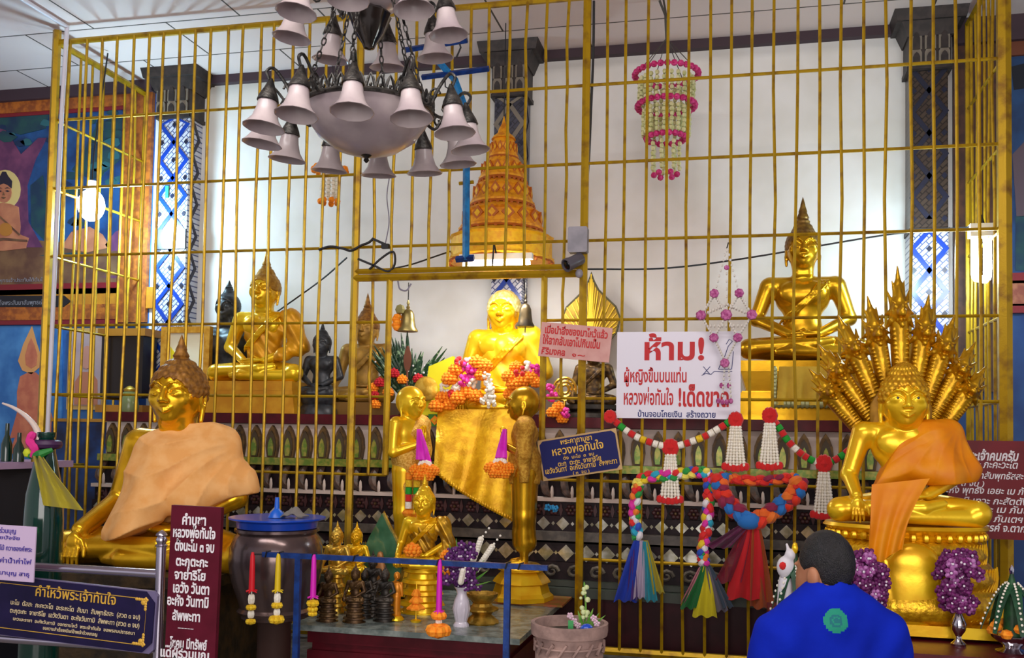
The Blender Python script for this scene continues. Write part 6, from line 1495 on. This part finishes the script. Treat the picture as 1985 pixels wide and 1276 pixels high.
link('body', sdf_me('body', [E((0, 0, zc/g), (17, 14, 22), 0), E((8, -2, zc/g+24), (10, 10, 12), 5), C((6, 0, zc/g+30), (2, 2, zc/g+44), 4, 2.5, 3), C((13, 0, zc/g+30), (18, 2, zc/g+42), 4, 2.5, 3)], 1.4, 3, MATS['white_plastic'], g), o)
MB().ell((-6*g, -13*g, zc+4*g), (7*g, 3*g, 8*g), 8).build('red_patch', REDP, o); MB().ell((17*g, -3*g, zc+38*g), (6*g, 5*g, 12*g), 8).build('gold_ear', GOLDB, o)

# ------------------------------------------------------------------ left edge: bottle with ribbons, tusk, table bits
Yb = -2.05; P = at(74, 1276, Yb); g = vpp(P)
bt = thing('green_bottle', 'tall green glass bottle with ribbons tied round its neck at the far left', 'bottle', (P[0], Yb, 0)); zt_ = at(92, 838, Yb)[2]
fz = lambda y: zt_-(y-838)*g
MB().lathe([(0, .0), (34*g, .0), (36*g, .05), (36*g, fz(1010)), (34*g, fz(960)), (22*g, fz(900)), (15*g, fz(868)), (14*g, fz(850)), (17*g, fz(846)), (17*g, fz(838)), (12*g, fz(838)), (11*g, fz(860)), (0, fz(870))], 28).build('glass', mat('green_glass', '#0f4a3c', .1, 0, trans=.55, coat=.4), bt)
def ox(x, y, d=0.): q = at(x, y, Yb+d); return np.array([q[0]-P[0], q[1]-Yb, q[2]])
m = MB(); m.tube([(17*g*1.2*math.cos(2*PI*k/16), 17*g*1.2*math.sin(2*PI*k/16), fz(862)) for k in range(16)], 9*g, 8, closed=True); m.build('purple_wrap', mat('dark_purple_satin', '#3c1a44', .5), bt)
m = MB(); m.tube(curve([ox(66, 838, -.06), ox(58, 855, -.07), ox(68, 872, -.07), ox(62, 886, -.07)], 12), [5*g, 8*g, 9*g, 8*g, 9*g, 9*g, 8*g, 9*g, 8*g, 7*g, 7*g, 6*g, 5*g], 7); m.build('pink_ribbon', mat('pink_ribbon', '#d02080', .6), bt)
m = MB(); m.ell(ox(55, 878, -.06), (11*g, 9*g, 10*g), 9); m.build('lime_rosette', mat('lime_cloth', '#c0cc20', .7), bt)
m = MB(); m.tube([ox(58, 884, -.06), ox(80, 880, -.08), ox(102, 872, -.05)], [6*g, 8*g, 4*g], 7); m.build('green_ribbon', mat('green_ribbon', '#1e7a2c', .6), bt)
def vf(u, v):
    x_ = (64+20*u)+(40+(58-20*u)*u)*v*1.0*(.45+.55*u) ; y_ = 884+(96+10*v)*u; return ox(x_, y_, -.085-.014*math.sin(v*12+u*3))
MB().sheet(vf, 16, 14, th=.003).build('yellow_veil', mat('yellow_green_chiffon', '#a89a1c', .8, 0, alpha=.8, sheen=.2), bt)
# left side table with dark goods, rail and tusk
Ys = -1.15
st = thing('side_table', 'dark side table at the far left edge behind the bottle', 'table', (at(0, 900, Ys)[0], Ys, 0)); so = np.array([at(0, 900, Ys)[0], Ys, 0.]); ztb = at(20, 892, Ys)[2]
MB().box((-.35, .1, ztb-.03), (1.0, .7, .04)).build('table_top', mat('lilac_laminate', '#a890b4', .35), st, 0); MB().box((-.36, .12, (ztb-.05)/2), (.9, .6, ztb-.05)).build('base', mat('charcoal_cloth', '#1a1a24', .7), st, 0)
m = MB()
for k in range(9): t = k/8; q = at(3+22*math.sin(t*2.2), 905+70*t, Ys)-so; m.ell((q[0], -.265, q[2]), (.022, .012, .018), 7)
m.build('gold_trim', GOLD_T, st)
for x, yt, lb in ((12, 818, 'dark green bottle at the left edge beside the tusk'), (36, 836, 'shorter dark green bottle on the left side table')):
    q = at(x, 888, Ys); g2 = vpp(q); o = thing('wine_bottle', lb, 'bottle', (q[0], q[1], ztb-.009)); hh = at(x, yt, Ys)[2]-ztb
    MB().lathe([(.0, 0), (10*g2, 0), (10*g2, hh*.45), (4*g2, hh*.7), (3.6*g2, hh), (0, hh)], 16).build('glass', mat('bottle_glass', '#0a2a20', .1, coat=.4), o)
q0 = at(75, 840, Ys); pts = [at(x, y, Ys+.05)-q0 for x, y in ((5, 782), (25, 790), (48, 805), (66, 824), (76, 845), (80, 868), (78, 886))]
o = thing('carved_tusk', 'curved pale ivory tusk leaning at the left edge', 'tusk', q0)
MB().tube(curve(pts, 20), [.006+.0011*i for i in range(21)], 10).build('tusk', mat('ivory', '#e2cfc4', .35), o)
p = at(78, 886, Ys+.05)-q0; MB().lathe([(.05, ztb-.008-q0[2]), (.05, ztb+.01-q0[2]), (.035, p[2])], 14, (p[0], p[1], 0)).build('socket', BRASS, o)
# blue and red boxes inside the cage at the left end of the altar
x0_, x1_ = at(112, 860, .55)[0], AX0-.02
o = thing('storage_chest', 'blue painted chest at the left end inside the cage', 'chest', ((x0_+x1_)/2, .72, PL)); hz_ = at(160, 818, .5)[2]-PL
MB().box((0, 0, hz_/2), (x1_-x0_, .5, hz_)).build('body', mat('chest_blue', '#174a94', .5, 0, '#101c44', 4), o, 0); MB().box((0, 0, hz_+.012), (x1_-x0_+.03, .54, .024)).build('lid_edge', mat('ochre_edge', '#b8862c', .5), o, 0)
p = at(250, 800, .8); g = vpp(p)
o = thing('black_cabinet', 'tall black cabinet standing left of the altar statues', 'cabinet', (p[0], .80, A_TOP+.001)); hz_ = at(250, 640, .8)[2]-A_TOP
x0_, x1_ = at(207, 700, .78)[0]-p[0], at(287, 700, .78)[0]-p[0]
MB().box(((x0_+x1_)/2, 0, hz_/2+.06), (x1_-x0_, .18, hz_-.12)).build('body', mat('black_brown_lacquer', '#1e1412', .35), o, 0)
for nm_, z_ in (('top_moulding', hz_-.03), ('plinth_moulding', .03)): MB().box(((x0_+x1_)/2, 0, z_), (x1_-x0_+.05, .22, .06)).build(nm_, mat('ochre_wood', '#b07a24', .5), o, 0)
MB().box(((x0_+x1_)/2, -.092, hz_/2+.05), (.008, .006, hz_-.2)).build('door_seam', BLACKW, o, 0)
# faded monk portrait
p = at(172, 790, 1.1); x0_, x1_, zt_ = at(134, 700, 1.1)[0]-p[0], at(206, 700, 1.1)[0]-p[0], at(170, 632, 1.1)[2]-p[2]
o = thing('framed_portrait', 'large faded framed portrait behind the bars on the left', 'picture', (p[0], 1.10, p[2]-.02)); W_ = x1_-x0_
MB().box(((x0_+x1_)/2, 0, zt_/2), (W_, .03, zt_)).build('frame', mat('pale_ochre_frame', '#c8a060', .5), o, 0)
m = MB(); cx = (x0_+x1_)/2; m.box((cx, -.017, zt_/2), (W_*.86, .006, zt_*.9))
m.prism([(cx-.10, zt_*.06), (cx+.13, zt_*.06), (cx+.12, zt_*.36), (cx+.06, zt_*.46), (cx-.04, zt_*.46), (cx-.10, zt_*.34)], -.023, -.018, 1)
m.prism([(cx+.01+.062*math.cos(t*PI/8), zt_*.64+.10*math.sin(t*PI/8)) for t in range(16)], -.025, -.018, 2); m.build('print', [mat('faded_lilac', '#b09aa4', .6, 0, '#c0a8a4', 5), mat('faded_robe', '#c07a5c', .7), mat('faded_skin', '#c89080', .7)], o, 0)
# small offering clutter on altar at left
p = at(255, 800, .55); g = vpp(p); o = thing('glass_jar', 'green tinted jar with brass lid on the altar left of the black cabinet base', 'jar', (p[0], .52, A_TOP+.001))
MB().lathe([(0, 0), (16*g, 0), (18*g, 10*g), (14*g, 36*g), (10*g, 40*g)], 16).build('glass', mat('jar_green', '#7a8a5c', .2), o); MB().lathe([(11*g, 40*g), (12*g, 44*g), (4*g, 50*g), (0, 51*g)], 16).build('lid', SMG, o)
# picture frame with bright print
x0_, x1_ = at(314, 700, .75)[0], at(408, 700, .75)[0]; zb3, zt3 = at(360, 770, .75)[2], at(360, 634, .75)[2]
o = thing('gilt_picture_frame', 'gilt picture frame with a bright yellow print behind the peach draped statue', 'picture', ((x0_+x1_)/2, .75, A_TOP+.001)); W_ = x1_-x0_; zz0 = zb3-A_TOP
m = MB(); H_ = zt3-zb3; t_ = .05
m.box((0, 0, zz0+H_-t_/2), (W_, .05, t_)); m.box((0, 0, zz0+t_/2), (W_, .05, t_))
for sx in (-1, 1): m.box((sx*(W_/2-t_/2), 0, zz0+H_/2), (t_, .05, H_-2*t_))
m.build('frame', mat('gilt_frame', '#c8881c', .4, .4, '#e0a83c', 20), o, 0)
m = MB(); m.box((0, .01, zz0+H_/2), (W_-2*t_, .01, H_-2*t_), 0); m.prism([(-W_*.3, zz0+t_*1.05), (-W_*.02, zz0+t_*1.05), (-W_*.1, zz0+H_*.5), (-W_*.34, zz0+H_*.72)], .001, .006, 1); m.build('print', [mat('pale_print', '#f6f2d8', .3), mat('yellow_print', '#f0e020', .4)], o, 0)
MB().box((0, .05, zz0/2), (W_*.6, .06, zz0)).build('stand', GOLDD, o, 0)

# ------------------------------------------------------------------ wall paintings
def paint(nm, label, x0, y0, x1, y1, Y):
    P = at((x0+x1)/2, (y0+y1)/2, Y); r = thing(nm, label, 'painting', P)
    def q(x, y): v = at(x, y, Y)-P; return (v[0], v[2])
    return r, q
PM = [mat('mural_blue', '#0f3262', .6, 0, '#1f5490', 4, nd=6), mat('mural_purple', '#5a2c54', .7, 0, '#7a4064', 6), mat('mural_skin', '#b06c50', .7, 0, '#c4805c', 8), mat('mural_halo', '#d8c07c', .7), mat('mural_brown', '#5c3a2c', .7, 0, '#7c5a3c', 5), mat('mural_hair', '#241c30', .7), mat('mural_green', '#1e4a4c', .7, 0, '#12304c', 6), mat('mural_ochre', '#b4762c', .7)]
Ymu = WALL-.012
r, q = paint('wall_mural', 'mural of a seated pink skinned figure with halo under a purple tree', 60, 205, 250, 560, Ymu)
m = MB(); L0 = -330
def lay(poly, k, d): m.prism([q(x, y) for x, y in poly], -.004-.003*d, .010, k)
lay([(L0, 215), (246, 203), (246, 560), (L0, 560)], 0, 0)
lay([(L0, 455), (L0+300, 458), (120, 470), (246, 480), (246, 560), (L0, 560)], 4, 1)
lay([(-40, 560-80), (-10, 400), (-6, 280), (-26, 250), (0, 235), (24, 270), (42, 300), (76, 268), (92, 268), (70, 310), (54, 360), (56, 430), (84, 480)], 1, 2)
lay([(140, 330), (160, 300), (190, 240), (246, 220), (246, 300), (210, 330), (180, 350)], 6, 1); lay([(60, 360), (84, 340), (96, 400), (90, 470), (62, 440)], 6, 1)
lay([(-60, 215), (100, 208), (90, 250), (40, 262), (-10, 246), (-60, 262)], 6, 3)
c = [(12+30*math.cos(t*PI/10), 368+38*math.sin(t*PI/10)) for t in range(20)]; lay(c, 3, 3)
lay([(-40, 470), (-38, 455), (-20, 440), (-18, 402), (-6, 396), (8, 394), (22, 396), (38, 402), (42, 440), (40, 455), (58, 462), (52, 482), (10, 487), (-30, 486)], 2, 4)
lay([(10+15*math.cos(t*PI/8), 374+20*math.sin(t*PI/8)) for t in range(16)], 2, 5)
lay([(-4, 366), (-5, 352), (4, 342), (8, 334), (14, 334), (18, 342), (26, 352), (25, 366), (18, 360), (10, 357), (2, 360)], 5, 6)
lay([(14+13*math.cos(t*PI/6), 446+13*math.sin(t*PI/6)) for t in range(12)], 7, 6)
lay([(120, 480), (140, 450), (175, 440), (200, 455), (215, 480), (170, 490)], 2, 2); lay([(205, 475), (225, 450), (246, 440), (246, 485), (215, 488)], 1, 2)
rnd = random.Random(3)
for i in range(70):
    x, y = rnd.uniform(L0, 246), rnd.uniform(218, 300) if i % 3 else rnd.uniform(300, 440)
    if 300 < y and -40 < x < 110: continue
    s_ = rnd.uniform(6, 20); n_ = 7; lay([(x+s_*rnd.uniform(.6, 1.2)*math.cos(2*PI*j/n_), y+s_*.6*rnd.uniform(.6, 1.2)*math.sin(2*PI*j/n_)) for j in range(n_)], rnd.choice((6, 6, 8, 9)), 3.3 if y < 300 else 1.4)
for x in (3, 18): lay([(x-4, 372), (x, 370), (x+4, 372), (x, 373.5)], 5, 7); lay([(x-5, 367), (x, 364.5), (x+5, 367), (x, 366)], 5, 7)
lay([(6, 384), (10, 383), (15, 384), (10, 387)], 4, 7); lay([(10, 373), (8, 380), (13, 380)], 4, 6.5)
lay([(-18, 404), (-16, 402), (42, 455), (40, 458)], 4, 5.5); lay([(-36, 470), (10, 462), (56, 466), (56, 470), (10, 467), (-36, 474)], 4, 6.2)
for i in range(26):
    x, y = rnd.uniform(L0, 240), rnd.uniform(488, 555); lay([(x-25, y), (x, y-2), (x+30, y), (x, y+2.5)], rnd.choice((1, 6, 4)), 1.5)
PM += [mat('mural_leaf_blue', '#0e2a50', .7), mat('mural_leaf_teal', '#27606a', .7)]
m.build('painting', PM, r, 0)
def box2(nm, par, q_, x0, y0, x1, y1, mt, d0=-.03, d1=.012):
    a, b, c2, d = q_(x0, y0), q_(x1, y0), q_(x1, y1), q_(x0, y1); return MB().prism([(a[0], a[1]), (b[0], a[1]), (b[0], c2[1]), (a[0], c2[1])], d0, d1).build(nm, mt, par, 0)
OCH = mat('carved_orange_wood', '#8a4416', .55, 0, '#b8661c', 20, .3, 60); RDP = mat('red_moulding', '#7c1420', .5); OCB = mat('ochre_band', '#b8741c', .5, 0, '#c8861c', 14)
box2('frame_stile', r, q, 244, 180, 300, 625, OCH); box2('frame_top', r, q, L0, 190, 243, 206, OCH); box2('red_moulding', r, q, L0, 207, 243, 213, RDP, -.02)
box2('red_moulding', r, q, L0, 560, 243, 569, RDP, -.02); box2('ochre_band', r, q, L0, 570, 300, 598, OCB, -.02); box2('carved_band', r, q, L0, 599, 243, 619, OCH, -.025); box2('red_moulding', r, q, L0, 620, 243, 628, RDP, -.02)
m = MB(); m.prism([q(L0, 574), q(128, 574), q(141, 585), q(128, 596), q(L0, 596)], -.03, -.019); m.build('title_cartouche', mat('black_cartouche', '#16141c', .6), r, 0)
P_ = q(40, 592); text('สมเด็จพระสัมมาสัมพุทธเจ้า', r, mat('grey_lettering', '#8a8890', .6), P_[0], P_[1], .055, y=-.032, width=.55)
P_ = q(40, 547); text('พระพุทธเจ้าประทับใต้ต้นโพธิ์', r, MATS['grey_lettering'], P_[0], P_[1], .045, y=-.012, width=.6)
r, q = paint('wall_mural', 'lower mural of an orange deity with flame halo on pale blue', 60, 640, 110, 840, Ymu)
m = MB()
lay([(L0, 632), (120, 632), (120, 900), (L0, 900)], 0, 0); lay([(63, 632), (72, 665), (80, 690), (78, 712), (62, 726), (44, 718), (36, 700), (46, 668)], 1, 1)
lay([(50, 690), (56, 668), (62, 655), (68, 668), (74, 690), (72, 708), (62, 715), (52, 708)], 2, 2); lay([(40, 730), (56, 722), (70, 722), (84, 735), (86, 790), (90, 840), (20, 850), (34, 800), (34, 760)], 2, 1); lay([(30, 850), (50, 800), (100, 800), (120, 870), (20, 880)], 2, 2)
m.build('painting', [mat('mural_sky_blue', '#2c66a8', .65, 0, '#4a88c4', 4), mat('flame_halo', '#d89a5c', .7), mat('deity_skin', '#b8644c', .7, 0, '#c87858', 10)], r, 0)
r, q = paint('wall_mural', 'dark blue mural panel at the right edge beside the cage', 1970, 300, 1980, 560, Ymu)
m = MB(); lay([(1930, 90), (2300, 70), (2300, 530), (1930, 530)], 0, 0); lay([(1960, 130), (2040, 110), (2060, 160), (1965, 175)], 1, 1); lay([(1962, 300), (1990, 270), (2050, 300), (2060, 420), (1970, 420)], 2, 1); lay([(1968, 420), (2300, 400), (2300, 525), (1968, 525)], 3, 1)
m.build('painting', [mat('mural_night', '#0c2a52', .65, 0, '#184474', 4), mat('mural_black', '#0a1220', .7), mat('mural_mauve', '#5a4a54', .7), MATS['mural_green']], r, 0)
box2('ochre_band', r, q, 1930, 60, 2300, 88, mat('brown_band', '#6a3418', .55), -.03); box2('red_moulding', r, q, 1930, 531, 2300, 545, RDP); box2('carved_band', r, q, 1930, 546, 2300, 590, mat('pink_brown_relief', '#8a4a3a', .55, 0, '#a86a4c', 20)); box2('red_moulding', r, q, 1930, 591, 2300, 604, RDP)

box2('frame_stile', r, q, 1846, -30, 1929, 760, mat('dark_brown_frame', '#3c2016', .5, 0, '#54301e', 14), -.02)
P = at(324, 372, .918); ob = MB().box((0, 0, 0), (.028, .012, .10)).build('paper_tag', mat('green_tag', '#1f9a6a', .6), None, 0, tuple(P)); tag(ob, 'small green tag stuck on the left tiled pilaster', 'tag')
# ------------------------------------------------------------------ members of a set share a group
GR = {'seated_buddha_statue': 'seated statues of the shrine', 'small_seated_statue': 'small gold statues on the marble table', 'small_bronze_figure': 'tiny bronze figures on the marble table', 'standing_disciple_statue': 'pair of standing disciples',
      'hanging_garland': 'satin tassels on the blue rack', 'cable': 'loose cables of the cage', 'notice_board': 'notices tied to the bars', 'prayer_board': 'prayer boards around the shrine', 'wall_mural': 'murals on the side walls', 'flower_vase': 'vases of the shrine',
      'flower_bouquet': 'bouquets in the vases', 'leaf_cone_offering': 'banana leaf cones on the bench', 'bead_swag': 'bead swags on the bars', 'braided_garland': 'braided garlands on the bars', 'bell': 'bells at the gate', 'marigold': 'marigold heads on the marble table',
      'marigold_garland': 'flower heaps at the gate statue', 'ribbon_garland': 'ribbons of the disciples', 'wine_bottle': 'bottles on the side table', 'hanging_flower_mobile': 'hanging flower mobiles', 'leaf_shaped_plaque': 'leaf shaped plaques'}
for o in list(S.objects):
    b = o.name.split('.')[0]
    if o.parent is None and b in GR and 'category' in o: o['group'] = GR[b]
